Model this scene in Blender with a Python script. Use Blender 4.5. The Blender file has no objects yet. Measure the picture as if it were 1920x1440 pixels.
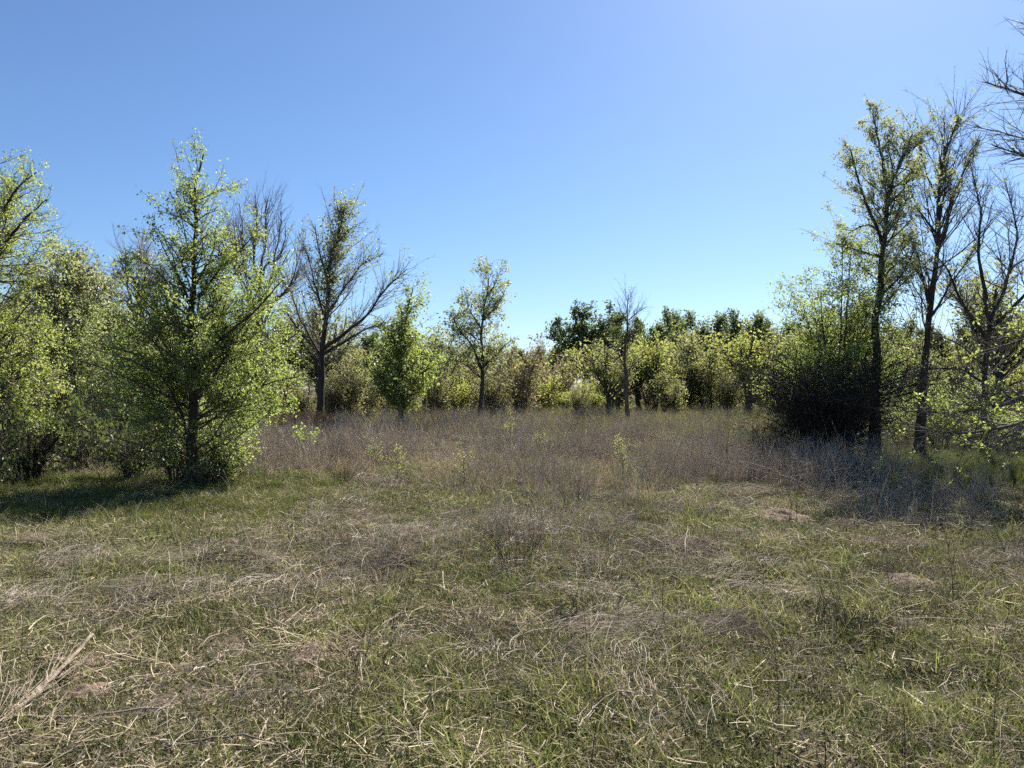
import bpy, math
import numpy as np
from mathutils import Vector

# ------------------------------------------------------------------ camera, sky, sun, exposure
SC = bpy.context.scene
COL = SC.collection
F, HOR, CAMH = 1371.0, 728.0, 1.6            # focal length and horizon row in photo pixels (1920 wide), eye height
SUN_AZ, SUN_EL = math.radians(27), math.radians(43)   # azimuth to the right of +Y

cam_d = bpy.data.cameras.new('camera')
cam_d.sensor_width = 36.0
cam_d.lens = 36.0 * F / 1920.0
cam_d.clip_end = 3000
cam = bpy.data.objects.new('camera', cam_d)
COL.objects.link(cam)
cam.location = (0, 0, CAMH)
cam.rotation_euler = (math.radians(90) + math.atan((HOR - 720) / F), 0, 0)
SC.camera = cam

world = bpy.data.worlds.new('World'); SC.world = world; world.use_nodes = True
wn = world.node_tree.nodes; wn.clear()
sky = wn.new('ShaderNodeTexSky'); sky.sky_type = 'NISHITA'; sky.sun_disc = False
sky.sun_elevation = SUN_EL; sky.sun_rotation = SUN_AZ
sky.altitude = 0; sky.air_density = 1.0; sky.dust_density = 0.38; sky.ozone_density = 8.0
bg = wn.new('ShaderNodeBackground'); bg.inputs['Strength'].default_value = 0.058
wo = wn.new('ShaderNodeOutputWorld')
world.node_tree.links.new(sky.outputs[0], bg.inputs['Color'])
world.node_tree.links.new(bg.outputs[0], wo.inputs['Surface'])

sun_d = bpy.data.lights.new('sun', 'SUN'); sun_d.energy = 5.0; sun_d.angle = math.radians(0.53)
sun_d.color = (1.0, 0.95, 0.86)
sun = bpy.data.objects.new('sun', sun_d); COL.objects.link(sun)
sv = Vector((math.sin(SUN_AZ) * math.cos(SUN_EL), math.cos(SUN_AZ) * math.cos(SUN_EL), math.sin(SUN_EL)))
sun.rotation_euler = sv.to_track_quat('Z', 'Y').to_euler(); sun.location = sv * 60

SC.view_settings.view_transform = 'Standard'; SC.view_settings.look = 'None'
SC.view_settings.exposure = 1.28; SC.view_settings.gamma = 1.0
SC.view_settings.use_curve_mapping = False
SC.render.engine = 'CYCLES'
cy = SC.cycles
cy.max_bounces = 7; cy.diffuse_bounces = 4; cy.glossy_bounces = 1; cy.transmission_bounces = 5
cy.use_adaptive_sampling = True; cy.adaptive_threshold = .03
cy.caustics_reflective = False; cy.caustics_refractive = False
cy.use_denoising = False

# ------------------------------------------------------------------ noise and ground height
def _h(ix, iy, s):
    n = (ix.astype(np.int64) * 374761393 + iy.astype(np.int64) * 668265263 + s * 1442695041) & 0x7fffffff
    n = ((n ^ (n >> 13)) * 1274126177) & 0x7fffffff
    return ((n ^ (n >> 16)) & 0xffff) / 65535.0

def vnoise(x, y, s=0):
    x = np.asarray(x, float); y = np.asarray(y, float)
    ix = np.floor(x); iy = np.floor(y); fx = x - ix; fy = y - iy
    fx = fx * fx * (3 - 2 * fx); fy = fy * fy * (3 - 2 * fy)
    a = _h(ix, iy, s); b = _h(ix + 1, iy, s); c = _h(ix, iy + 1, s); d = _h(ix + 1, iy + 1, s)
    return (a * (1 - fx) + b * fx) * (1 - fy) + (c * (1 - fx) + d * fx) * fy

def fbm(x, y, s=0, o=4):
    v = 0; amp = .5; tot = 0
    for k in range(o):
        v = v + amp * vnoise(x * 2 ** k + 17.3 * k, y * 2 ** k - 9.1 * k, s + k); tot += amp; amp *= .5
    return v / tot

def sstep(a, b, v):
    t = np.clip((v - a) / (b - a), 0, 1); return t * t * (3 - 2 * t)

def H(x, y):
    x = np.asarray(x, float); y = np.asarray(y, float)
    r = np.hypot(x, y)
    return (.20 * (fbm(x / 7, y / 7, 3, 2) - .5) + .13 * (fbm(x / 1.3, y / 1.3, 11, 3) - .5)
            + .085 * (fbm(x / .38, y / .38, 21, 2) - .5) * (r < 30))

def soil_mask(x, y):
    m = .6 * sstep(.66, .76, fbm(x / .6, y / .6, 41, 5))
    near = 1 - .75 * sstep(7, 13, y)
    left = .35 + .65 * sstep(2.0, -1.5, x)
    return m * near * left

def dry_mask(x, y):          # where dead thatch outweighs green grass
    f = .55 * fbm(x / 2.0 + 5, y / 2.0, 61, 3) + .45 * fbm(x / .45, y / .45, 67, 3) + .03 * sstep(7, 3, np.asarray(y, float))
    return sstep(.46, .63, f)

def gpx(px, py):             # ground point under a photo pixel (level-ground guess)
    d = F * CAMH / (py - HOR)
    return (px - 960) / F * d, d

def wpx(px, py, d):          # world point on a photo pixel at depth d
    return np.array([(px - 960) / F * d, d, CAMH + (HOR - py) / F * d])

def gz(x, y): return float(H(x, y))

# ------------------------------------------------------------------ mesh helpers
def mesh_from(name, verts, faces, mat=None, smooth=True, fattr=None):
    """faces: list of (n,3) / (n,4) int arrays"""
    me = bpy.data.meshes.new(name)
    v = np.asarray(verts, np.float32)
    me.vertices.add(len(v)); me.vertices.foreach_set('co', v.ravel())
    loops = []; starts = []; tot = 0
    for f in faces:
        f = np.asarray(f, np.int32)
        if not len(f): continue
        k = f.shape[1]
        loops.append(f.ravel()); starts.append(np.arange(len(f), dtype=np.int32) * k + tot); tot += f.size
    loops = np.concatenate(loops); starts = np.concatenate(starts)
    me.loops.add(len(loops)); me.loops.foreach_set('vertex_index', loops)
    me.polygons.add(len(starts)); me.polygons.foreach_set('loop_start', starts)
    if fattr is not None:
        at = me.attributes.new('rnd', 'FLOAT', 'FACE'); at.data.foreach_set('value', np.asarray(fattr, np.float32))
    me.polygons.foreach_set('use_smooth', np.full(len(starts), smooth, bool))
    me.update(calc_edges=True)
    if mat: me.materials.append(mat)
    return me

def norm(v): return v / np.maximum(np.linalg.norm(v, axis=-1, keepdims=True), 1e-9)

def tubes(levels):
    """levels: list of (pts (N,P,3), rad (N,P), sides) -> verts, [quads]"""
    V = []; Q = []; off = 0
    for pts, rad, S in levels:
        N, P, _ = pts.shape
        if N == 0: continue
        tan = norm(np.gradient(pts, axis=1))
        ref = np.where(np.abs(tan[:, :1, 2:3]) > .8, np.array([1., 0, 0]), np.array([0, 0, 1.]))
        n1 = norm(np.cross(tan, np.broadcast_to(ref, tan.shape))); n2 = np.cross(tan, n1)
        a = np.arange(S) * 2 * np.pi / S
        ring = pts[:, :, None] + rad[:, :, None, None] * (np.cos(a)[None, None, :, None] * n1[:, :, None] + np.sin(a)[None, None, :, None] * n2[:, :, None])
        V.append(ring.reshape(-1, 3))
        b = (np.arange(N)[:, None, None] * P + np.arange(P - 1)[None, :, None]) * S
        j = np.arange(S)[None, None, :]; j2 = (j + 1) % S
        q = np.stack([b + j, b + j2, b + S + j2, b + S + j], -1).reshape(-1, 4) + off
        Q.append(q); off += N * P * S
    return np.concatenate(V), [np.concatenate(Q)]

def link(name, me, parent=None, loc=(0, 0, 0), rz=0):
    o = bpy.data.objects.new(name, me); COL.objects.link(o)
    o.location = loc; o.rotation_euler = (0, 0, rz)
    if parent: o.parent = parent
    return o

def tag(o, label=None, cat=None, group=None, kind=None):
    if label: o['label'] = label
    if cat: o['category'] = cat
    if group: o['group'] = group
    if kind: o['kind'] = kind
    return o

def thing(name, label, cat, loc, rz=0, group=None):
    return tag(link(name, None, None, loc, rz), label, cat, group)

def dup(root, loc, rz, scale, label, group):
    r = root.copy(); COL.objects.link(r); r.location = loc; r.rotation_euler = (0, 0, rz)
    r.scale = scale if hasattr(scale, '__len__') else (scale,) * 3
    r['label'] = label; r['group'] = group
    for ch in list(root.children):
        c = ch.copy(); COL.objects.link(c); c.parent = r
    return r

# ------------------------------------------------------------------ materials
def newmat(name):
    m = bpy.data.materials.new(name); m.use_nodes = True
    m.node_tree.nodes.clear(); return m, m.node_tree.nodes, m.node_tree.links

def leaf_mat(name, c0, c1, t0, t1, trans=.5, gloss=.08, rough=.45):
    m, n, l = newmat(name)
    at = n.new('ShaderNodeAttribute'); at.attribute_name = 'rnd'
    def ramp(a, b):
        r = n.new('ShaderNodeValToRGB'); r.color_ramp.elements[0].color = (*a, 1); r.color_ramp.elements[1].color = (*b, 1)
        l.new(at.outputs['Fac'], r.inputs[0]); return r
    d = n.new('ShaderNodeBsdfDiffuse'); l.new(ramp(c0, c1).outputs[0], d.inputs[0])
    t = n.new('ShaderNodeBsdfTranslucent'); l.new(ramp(t0, t1).outputs[0], t.inputs[0])
    mx = n.new('ShaderNodeMixShader'); mx.inputs[0].default_value = trans
    l.new(d.outputs[0], mx.inputs[1]); l.new(t.outputs[0], mx.inputs[2])
    g = n.new('ShaderNodeBsdfGlossy'); g.inputs['Roughness'].default_value = rough; g.inputs[0].default_value = (1, 1, 1, 1)
    m2 = n.new('ShaderNodeMixShader'); m2.inputs[0].default_value = gloss
    l.new(mx.outputs[0], m2.inputs[1]); l.new(g.outputs[0], m2.inputs[2])
    o = n.new('ShaderNodeOutputMaterial'); l.new(m2.outputs[0], o.inputs[0])
    return m

def bark_mat(name, a, b, scale=14, bump=.5):
    m, n, l = newmat(name)
    tc = n.new('ShaderNodeTexCoord'); mp = n.new('ShaderNodeMapping'); mp.inputs['Scale'].default_value = (1, 1, .22)
    l.new(tc.outputs['Object'], mp.inputs[0])
    nz = n.new('ShaderNodeTexNoise'); nz.inputs['Scale'].default_value = scale; nz.inputs['Detail'].default_value = 6
    nz.inputs['Roughness'].default_value = .7
    l.new(mp.outputs[0], nz.inputs['Vector'])
    r = n.new('ShaderNodeValToRGB'); r.color_ramp.elements[0].position = .32; r.color_ramp.elements[1].position = .68
    r.color_ramp.elements[0].color = (*a, 1); r.color_ramp.elements[1].color = (*b, 1)
    l.new(nz.outputs[0], r.inputs[0])
    bs = n.new('ShaderNodeBsdfPrincipled'); bs.inputs['Roughness'].default_value = .9; bs.inputs['Specular IOR Level'].default_value = .2
    l.new(r.outputs[0], bs.inputs['Base Color'])
    bp = n.new('ShaderNodeBump'); bp.inputs['Strength'].default_value = bump; bp.inputs['Distance'].default_value = .03
    l.new(nz.outputs[0], bp.inputs['Height']); l.new(bp.outputs[0], bs.inputs['Normal'])
    o = n.new('ShaderNodeOutputMaterial'); l.new(bs.outputs[0], o.inputs[0])
    return m

def straw_mat(name, a, b, trans=.2, instancer=True, gloss=.012):
    m, n, l = newmat(name)
    at = n.new('ShaderNodeAttribute'); at.attribute_name = 'rnd'
    v = at.outputs['Fac']
    if instancer:
        oi = n.new('ShaderNodeObjectInfo'); ad = n.new('ShaderNodeMath'); ad.operation = 'MULTIPLY_ADD'
        ad.inputs[1].default_value = .55
        l.new(at.outputs['Fac'], ad.inputs[0])
        m3 = n.new('ShaderNodeMath'); m3.operation = 'MULTIPLY'; m3.inputs[1].default_value = .45
        l.new(oi.outputs['Random'], m3.inputs[0]); l.new(m3.outputs[0], ad.inputs[2]); v = ad.outputs[0]
    r = n.new('ShaderNodeValToRGB'); r.color_ramp.elements[0].color = (*a, 1); r.color_ramp.elements[1].color = (*b, 1)
    l.new(v, r.inputs[0])
    d = n.new('ShaderNodeBsdfDiffuse'); t = n.new('ShaderNodeBsdfTranslucent')
    l.new(r.outputs[0], d.inputs[0]); l.new(r.outputs[0], t.inputs[0])
    mx = n.new('ShaderNodeMixShader'); mx.inputs[0].default_value = trans
    l.new(d.outputs[0], mx.inputs[1]); l.new(t.outputs[0], mx.inputs[2])
    g = n.new('ShaderNodeBsdfGlossy'); g.inputs['Roughness'].default_value = .4; g.inputs[0].default_value = (1, 1, 1, 1)
    m2 = n.new('ShaderNodeMixShader'); m2.inputs[0].default_value = gloss
    l.new(mx.outputs[0], m2.inputs[1]); l.new(g.outputs[0], m2.inputs[2])
    o = n.new('ShaderNodeOutputMaterial'); l.new(m2.outputs[0], o.inputs[0])
    return m

M = {}
M['leaf_main'] = leaf_mat('leaf_elm', (.06, .085, .022), (.12, .145, .045), (.27, .36, .06), (.47, .54, .14), .58, .05)
M['leaf_yellow'] = leaf_mat('leaf_young', (.08, .105, .025), (.15, .165, .045), (.31, .40, .06), (.51, .55, .14), .58, .05)
M['leaf_grey'] = leaf_mat('leaf_pale', (.085, .11, .04), (.16, .18, .085), (.32, .38, .12), (.52, .54, .23), .52, .06)
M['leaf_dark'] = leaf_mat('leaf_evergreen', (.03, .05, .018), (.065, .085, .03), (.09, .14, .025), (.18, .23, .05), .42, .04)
M['leaf_shaded'] = leaf_mat('leaf_painted_shade', (.018, .022, .012), (.04, .045, .022), (.02, .03, .008), (.06, .07, .02), .3, .02)  # very dark leaf colour stands in for the deep shade inside the thicket
M['leaf_far'] = leaf_mat('leaf_far', (.06, .085, .035), (.11, .13, .06), (.17, .22, .06), (.28, .32, .10), .5, .04)
M['leaf_olive'] = leaf_mat('leaf_olive', (.085, .095, .035), (.15, .15, .065), (.27, .31, .08), (.47, .47, .17), .52, .04)
M['leaf_brown'] = leaf_mat('leaf_bud', (.13, .10, .06), (.22, .18, .09), (.20, .17, .07), (.34, .30, .12), .45, .02)
M['leaf_tan'] = leaf_mat('leaf_catkin', (.22, .17, .08), (.34, .27, .15), (.28, .22, .10), (.42, .34, .18), .42, .02)
M['leaf_lime'] = leaf_mat('leaf_lime', (.09, .13, .02), (.15, .18, .035), (.31, .37, .06), (.50, .50, .14), .58, .03)
M['bark'] = bark_mat('bark_dark', (.022, .018, .016), (.085, .072, .062))
M['bark_grey'] = bark_mat('bark_grey', (.05, .042, .036), (.15, .125, .105))
M['twig'] = bark_mat('twig_brown', (.06, .05, .042), (.14, .115, .095), 8, .2)
M['twig_grey'] = bark_mat('twig_grey', (.10, .085, .075), (.24, .205, .175), 8, .2)
M['twig_pale'] = bark_mat('twig_pale', (.16, .13, .105), (.32, .265, .215), 8, .2)
M['soil'] = bark_mat('loose_soil', (.09, .062, .045), (.27, .195, .14), 22, 1.0)
M['deadwood'] = bark_mat('dead_wood', (.13, .10, .075), (.38, .315, .235), 24, .8)
M['grass'] = straw_mat('grass_green', (.06, .085, .02), (.26, .27, .08), .45)
M['lush'] = straw_mat('grass_lush', (.06, .08, .02), (.20, .215, .06), .42)
M['thatch'] = straw_mat('grass_dead', (.15, .11, .07), (.46, .37, .24), .4)
M['grass_near'] = straw_mat('grass_green_near', (.035, .055, .012), (.34, .36, .10), .42, False)
M['thatch_near'] = straw_mat('grass_dead_near', (.08, .06, .04), (.68, .56, .385), .25, False)
M['thatch_green'] = straw_mat('grass_mixed', (.11, .12, .04), (.32, .28, .13), .4)
M['pale'] = straw_mat('stalk_pale', (.26, .21, .155), (.58, .50, .40), .3)
M['turf'] = straw_mat('turf_mixed', (.032, .036, .013), (.56, .46, .285), .3, False)
_r = [q for q in M['turf'].node_tree.nodes if q.type == 'VALTORGB'][0].color_ramp
for _p, _c in ((.38, (.09, .105, .032)), (.70, (.20, .215, .07))): _e = _r.elements.new(_p); _e.color = (*_c, 1)
M['weed'] = straw_mat('weed_dead', (.28, .245, .205), (.64, .565, .475), .42)
M['darklitter'] = straw_mat('litter_dark', (.03, .024, .019), (.12, .09, .065), .05)
M['rust'] = straw_mat('weed_rust', (.10, .05, .035), (.25, .13, .08), .15)

# ------------------------------------------------------------------ ground
def build_ground():
    m, n, l = newmat('ground_soil_and_thatch')
    at = n.new('ShaderNodeAttribute'); at.attribute_name = 'soil'
    dr = n.new('ShaderNodeAttribute'); dr.attribute_name = 'dry'
    geo = n.new('ShaderNodeNewGeometry')
    def noise(sc, det=6, rough=.65):
        z = n.new('ShaderNodeTexNoise'); z.inputs['Scale'].default_value = sc; z.inputs['Detail'].default_value = det
        z.inputs['Roughness'].default_value = rough; l.new(geo.outputs['Position'], z.inputs['Vector']); return z
    def ramp(a, b, p0=.3, p1=.7):
        r = n.new('ShaderNodeValToRGB'); r.color_ramp.elements[0].position = p0; r.color_ramp.elements[1].position = p1
        r.color_ramp.elements[0].color = (*a, 1); r.color_ramp.elements[1].color = (*b, 1); return r
    n1 = noise(26); n2 = noise(5.0); n3 = noise(60, 4)
    green = ramp((.030, .032, .013), (.075, .075, .030)); l.new(n1.outputs[0], green.inputs[0])  # green and thatch base darkened to paint in the shade between blades
    thatch = ramp((.045, .035, .024), (.14, .11, .075)); l.new(n3.outputs[0], thatch.inputs[0])
    soil = ramp((.17, .12, .085), (.36, .27, .20)); l.new(n1.outputs[0], soil.inputs[0])
    ad = n.new('ShaderNodeMath'); ad.operation = 'ADD'; l.new(dr.outputs['Fac'], ad.inputs[0]); l.new(n2.outputs[0], ad.inputs[1])
    rr = n.new('ShaderNodeMapRange'); rr.inputs[1].default_value = .55; rr.inputs[2].default_value = 1.15; l.new(ad.outputs[0], rr.inputs[0])
    mx = n.new('ShaderNodeMixRGB'); l.new(rr.outputs[0], mx.inputs[0]); l.new(green.outputs[0], mx.inputs[1]); l.new(thatch.outputs[0], mx.inputs[2])
    sm = n.new('ShaderNodeMath'); sm.operation = 'MULTIPLY_ADD'; l.new(n1.outputs[0], sm.inputs[0]); sm.inputs[1].default_value = .8; sm.inputs[2].default_value = -.4
    s2 = n.new('ShaderNodeMath'); s2.operation = 'ADD'; s2.use_clamp = True; l.new(sm.outputs[0], s2.inputs[0]); l.new(at.outputs['Fac'], s2.inputs[1])
    mx2 = n.new('ShaderNodeMixRGB'); l.new(s2.outputs[0], mx2.inputs[0]); l.new(mx.outputs[0], mx2.inputs[1]); l.new(soil.outputs[0], mx2.inputs[2])
    bs = n.new('ShaderNodeBsdfPrincipled'); bs.inputs['Roughness'].default_value = .95; bs.inputs['Specular IOR Level'].default_value = .1
    l.new(mx2.outputs[0], bs.inputs['Base Color'])
    bp = n.new('ShaderNodeBump'); bp.inputs['Strength'].default_value = .8; bp.inputs['Distance'].default_value = .03
    l.new(n1.outputs[0], bp.inputs['Height']); l.new(bp.outputs[0], bs.inputs['Normal'])
    o = n.new('ShaderNodeOutputMaterial'); l.new(bs.outputs[0], o.inputs[0])
    R, A = 220, 420
    r = .4 * (1500 / .4) ** (np.linspace(0, 1, R)); a = np.linspace(0, 2 * np.pi, A, endpoint=False)
    rr_, aa = np.meshgrid(r, a, indexing='ij')
    x = (rr_ * np.sin(aa)).ravel(); y = (rr_ * np.cos(aa)).ravel()
    z = H(x, y) * (1 - .0 * x)
    v = np.stack([x, y, z], 1)
    v = np.concatenate([v, [[0, 0, gz(0, 0)]]])
    i = np.arange(R - 1)[:, None] * A; j = np.arange(A)[None]; j2 = (j + 1) % A
    q = np.stack([i + j, i + A + j, i + A + j2, i + j2], -1).reshape(-1, 4)
    t = np.stack([np.full(A, R * A), np.arange(A), (np.arange(A) + 1) % A], -1)
    me = mesh_from('ground', v, [q[:, ::-1], t[:, ::-1]], m)
    for nm, val in (('soil', soil_mask(v[:, 0], v[:, 1])), ('dry', dry_mask(v[:, 0], v[:, 1]))):
        att = me.attributes.new(nm, 'FLOAT', 'POINT'); att.data.foreach_set('value', val.astype(np.float32))
    tag(link('ground', me), kind='structure')
build_ground()

# ------------------------------------------------------------------ tree growing
def resample(p, P):
    p = np.asarray(p, float); s = np.concatenate([[0], np.cumsum(np.linalg.norm(np.diff(p, axis=0), axis=1))])
    # smooth (catmull-like) by interpolating then averaging
    u = np.linspace(0, s[-1], P); q = np.stack([np.interp(u, s, p[:, k]) for k in range(3)], 1)
    for _ in range(2): q[1:-1] = .25 * q[:-2] + .5 * q[1:-1] + .25 * q[2:]
    return q

def sprout(rng, par, n, t0, t1, ang, asd, length, up=.1, wob=.12, P=6, ratio=.6, cap=1., tip=.3, flat=0., tpow=1.):
    pts, rad = par; N, K, _ = pts.shape
    L = np.linalg.norm(np.diff(pts, axis=1), axis=2).sum(1)
    idx = rng.choice(N, n, p=L / L.sum())
    t = t0 + (t1 - t0) * rng.random(n) ** tpow
    u = t * (K - 1); i = np.clip(u.astype(int), 0, K - 2); f = (u - i)[:, None]
    pos = pts[idx, i] * (1 - f) + pts[idx, i + 1] * f
    tan = norm(pts[idx, i + 1] - pts[idx, i])
    r = rad[idx, i] * (1 - f[:, 0]) + rad[idx, i + 1] * f[:, 0]
    perp = norm(np.cross(tan, rng.normal(size=(n, 3))))
    if flat: perp[:, 2] *= (1 - flat); perp = norm(perp)
    th = np.clip(rng.normal(ang, asd, n), .1, 2.3)[:, None]
    d = norm(np.cos(th) * tan + np.sin(th) * perp)
    ln = length(pos, d, t, L[idx]) if callable(length) else length * rng.uniform(.6, 1.25, n)
    out = np.empty((n, P, 3)); out[:, 0] = pos
    step = (ln / (P - 1))[:, None]
    for k in range(1, P):
        d = norm(d + wob * rng.normal(size=(n, 3)) + np.array([0, 0, up]))
        out[:, k] = out[:, k - 1] + d * step
    r0 = np.minimum(r * ratio, cap)
    return out, r0[:, None] * np.linspace(1, tip, P)[None]

def leaves(rng, par, n, size, t0=.15, spread=.03, upb=.35, aspect=.6):
    pts, rad = par; N, K, _ = pts.shape
    L = np.linalg.norm(np.diff(pts, axis=1), axis=2).sum(1)
    m_ = -(-n // 6); idx = np.repeat(rng.choice(N, m_, p=L / L.sum()), 6)[:n]; t = np.clip(np.repeat(rng.uniform(t0, 1, m_), 6)[:n] + rng.normal(0, .05, n), 0, 1)
    u = t * (K - 1); i = np.clip(u.astype(int), 0, K - 2); f = (u - i)[:, None]
    pos = pts[idx, i] * (1 - f) + pts[idx, i + 1] * f + rng.normal(size=(n, 3)) * spread
    d = norm(rng.normal(size=(n, 3)) + np.array([0, 0, -.15]))
    nn = norm(rng.normal(size=(n, 3)) + np.array([0, 0, upb]))
    s = norm(np.cross(d, nn)); up = np.cross(s, d)
    Lf = (size * rng.uniform(.4, 1.5, n))[:, None]
    a = pos; b = pos + d * Lf * .5 + s * Lf * aspect * .5 + up * Lf * .08
    c = pos + d * Lf; e = pos + d * Lf * .5 - s * Lf * aspect * .5 + up * Lf * .08
    V = np.stack([a, b, c, e], 1).reshape(-1, 3)
    Q = np.arange(n * 4).reshape(-1, 4)
    clump = vnoise(pos[:, 0] * 2.2 + 3, pos[:, 2] * 2.2 + pos[:, 1] * 1.7, 5)
    return V, [Q], np.clip(.5 * rng.random(n) + .6 * clump, 0, 1)

def make_tree(name, label, base, stems, levels, leafspec, bark='bark', twig='twig', group=None, seed=1, leafmat='leaf_main', cat='tree', S0=9, crown='crown'):
    """stems: list of (points world, r0, r1); the first is the trunk, the rest limbs."""
    rng = np.random.default_rng(seed)
    bx, by = base; b = np.array([bx, by, gz(bx, by) - .03])
    root = thing(name, label, cat, tuple(b), 0, group)
    P0 = 22; pts = []; rads = []
    for k, (p, r0, r1) in enumerate(stems):
        q = resample(np.asarray(p) - b, P0)
        if k == 0: q[0, 2] = min(q[0, 2], -.05)
        w = np.cumsum(rng.normal(size=(P0, 3)) * np.array([1, 1, .3]), axis=0) * r0 * .10; w[0] = 0
        tt = np.linspace(0, 1, P0)[:, None]; LL = np.linalg.norm(np.diff(q, axis=0), axis=1).sum()
        me_ = sum(rng.normal(size=3)[None] * .006 * LL / f_ ** .6 * np.sin(f_ * 2 * np.pi * tt + rng.uniform(0, 6.28)) for f_ in (1.3, 2.7, 5.1)) * np.array([1, 1, .25])
        q = q + w + (me_ - me_[:1]) * np.minimum(tt * 3, 1)
        rr = r0 + (r1 - r0) * np.linspace(0, 1, P0) ** .8
        if k == 0: rr = rr * (1 + .55 * np.exp(-np.linspace(0, 1, P0) * 22))
        rr = rr * (1 + .06 * rng.normal(size=P0))
        V, Q = tubes([(q[None], rr[None], S0)])
        link('trunk' if k == 0 else 'limb', mesh_from(name + '_stem', V, Q, M[bark]), root)
        pts.append(q); rads.append(rr)
    lv = [(np.array(pts), np.array(rads))]
    tl = []
    for L in levels:
        L = dict(L); src = L.pop('src', -1); S = L.pop('S', 4)
        if isinstance(src, tuple):
            K = max(lv[s][0].shape[1] for s in src)
            pp = np.concatenate([np.stack([resample(p, K) for p in lv[s][0]]) for s in src])
            rr = np.concatenate([np.stack([np.interp(np.linspace(0, 1, K), np.linspace(0, 1, len(r)), r) for r in lv[s][1]]) for s in src])
            par = (pp, rr)
        else: par = lv[src]
        if L.pop('trunk_only', False): par = (par[0][:1], par[1][:1])
        ch = sprout(rng, par, **L); lv.append(ch); tl.append((ch[0], ch[1], S))
    V, Q = tubes(tl)
    tag(link('branchwork', mesh_from(name + '_twigs', V, Q, M[twig]), root), kind='stuff')
    lsp = leafspec if isinstance(leafspec, list) else [leafspec]
    for k, sp in enumerate(lsp):
        if not sp: continue
        sp = dict(sp); zmin = sp.pop('zmin', .02); zmax = sp.pop('zmax', 99); mt = sp.pop('mat', leafmat); src = sp.pop('src', -1)
        VV, QQ, rn = leaves(rng, lv[src], **sp)
        keep = VV.reshape(-1, 4, 3)[:, :, 2].min(1) > zmin
        keep &= VV.reshape(-1, 4, 3)[:, 0, 2] < zmax
        VV = VV.reshape(-1, 4, 3)[keep].reshape(-1, 3); rn = rn[keep]
        QQ = [np.arange(len(VV)).reshape(-1, 4)]
        tag(link(crown, mesh_from(name + '_leaves', VV, QQ, M[mt], False, rn), root), kind='stuff')
    return root

def profile(rows, d, base_z):
    """rows of (py, xl, xr) -> half width in metres by local height"""
    z = np.array([CAMH + (HOR - r[0]) / F * d - base_z for r in rows]); w = np.array([(r[2] - r[1]) / 2 / F * d for r in rows])
    o = np.argsort(z); z = z[o]; w = w[o]
    return lambda zz: np.interp(zz, z, w)

def prof_len(pr, rise=.5, lo=.55, hi=1.1, seed=0):
    rg = np.random.default_rng(seed)
    def fn(pos, d, t, L):
        hw = pr(pos[:, 2]); hw = pr(pos[:, 2] + rise * hw) - .9 * np.hypot(pos[:, 0], pos[:, 1])
        return np.maximum(hw, .15) * rg.uniform(lo, hi, len(pos)) / np.maximum(np.hypot(d[:, 0], d[:, 1]), .45)
    return fn

def frac_len(f, lo=.6, hi=1.2, mn=.08, seed=0):
    rg = np.random.default_rng(seed)
    return lambda pos, d, t, L: np.maximum(L * f * (1.15 - .75 * t), mn) * rg.uniform(lo, hi, len(pos))

def line(d, *pp, dy=None):
    """pixel polyline at depth d; each point (px,py) or (px,py,depth offset)"""
    return [wpx(p[0], p[1], d + (p[2] if len(p) > 2 else 0)) for p in pp]


# ---- conical elm by the shadow at left
def elm_left():
    d = 12.2; base = ((362 - 960) / F * d, d)
    pr = profile([(262, 366, 388), (330, 345, 412), (375, 305, 430), (420, 305, 440), (470, 270, 490), (540, 215, 525), (600, 175, 570), (700, 130, 630), (760, 130, 640), (800, 165, 590), (860, 240, 480)], d, 0)
    trunk = line(d, (362, 915), (364, 800), (368, 640), (371, 480), (374, 380), (383, 290))
    make_tree('elm_tree', 'conical elm with bright young leaves, dark undergrowth crowding its trunk foot', base,
        [(trunk, .105, .012),
         (line(d, (362, 845), (340, 770, .1), (300, 700, .3), (240, 640, .5)), .035, .008),
         (line(d, (366, 690), (420, 630, -.3), (480, 580, -.5), (530, 520, -.6)), .04, .008),
         (line(d, (368, 600), (330, 520, -.2), (290, 440, -.3)), .035, .006),
         (line(d, (370, 560), (420, 500, .3), (490, 430, .5)), .03, .006),
         (line(d, (366, 790), (430, 745, -.3), (500, 720, -.5), (560, 705, -.6)), .028, .006),
         (line(d, (366, 735), (445, 690, .2), (510, 655, .4), (562, 620, .5)), .028, .006),
         (line(d, (364, 800), (430, 775, .4), (500, 765, .7), (548, 760, .8)), .024, .006),
         (line(d, (363, 770), (290, 730, -.3), (215, 700, -.5)), .028, .006)],
        [dict(n=105, t0=.08, t1=.985, ang=1.0, asd=.16, length=prof_len(pr, .4, .65, 1.1, 3), trunk_only=True, up=.05, wob=.16, P=9, ratio=.36, cap=.016, S=5, src=0),
         dict(n=70, t0=.15, t1=.97, ang=.9, asd=.2, length=prof_len(pr, .4, .6, 1.0, 4), up=.04, wob=.10, P=9, ratio=.42, cap=.02, S=4, src=0),
         dict(n=1500, t0=.15, t1=.98, ang=.75, asd=.25, length=frac_len(.32, mn=.14), up=.05, wob=.15, P=5, ratio=.6, cap=.008, S=3, src=(0, 1, 2)),
         dict(n=5000, t0=.1, t1=1, ang=.7, asd=.3, length=.16, up=.03, wob=.2, P=3, ratio=.6, cap=.0032, S=3, src=3)],
        [dict(n=62000, size=.040, spread=.045, src=4), dict(n=14000, size=.040, spread=.04, src=3)], seed=11, leafmat='leaf_main')
elm_left()

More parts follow.
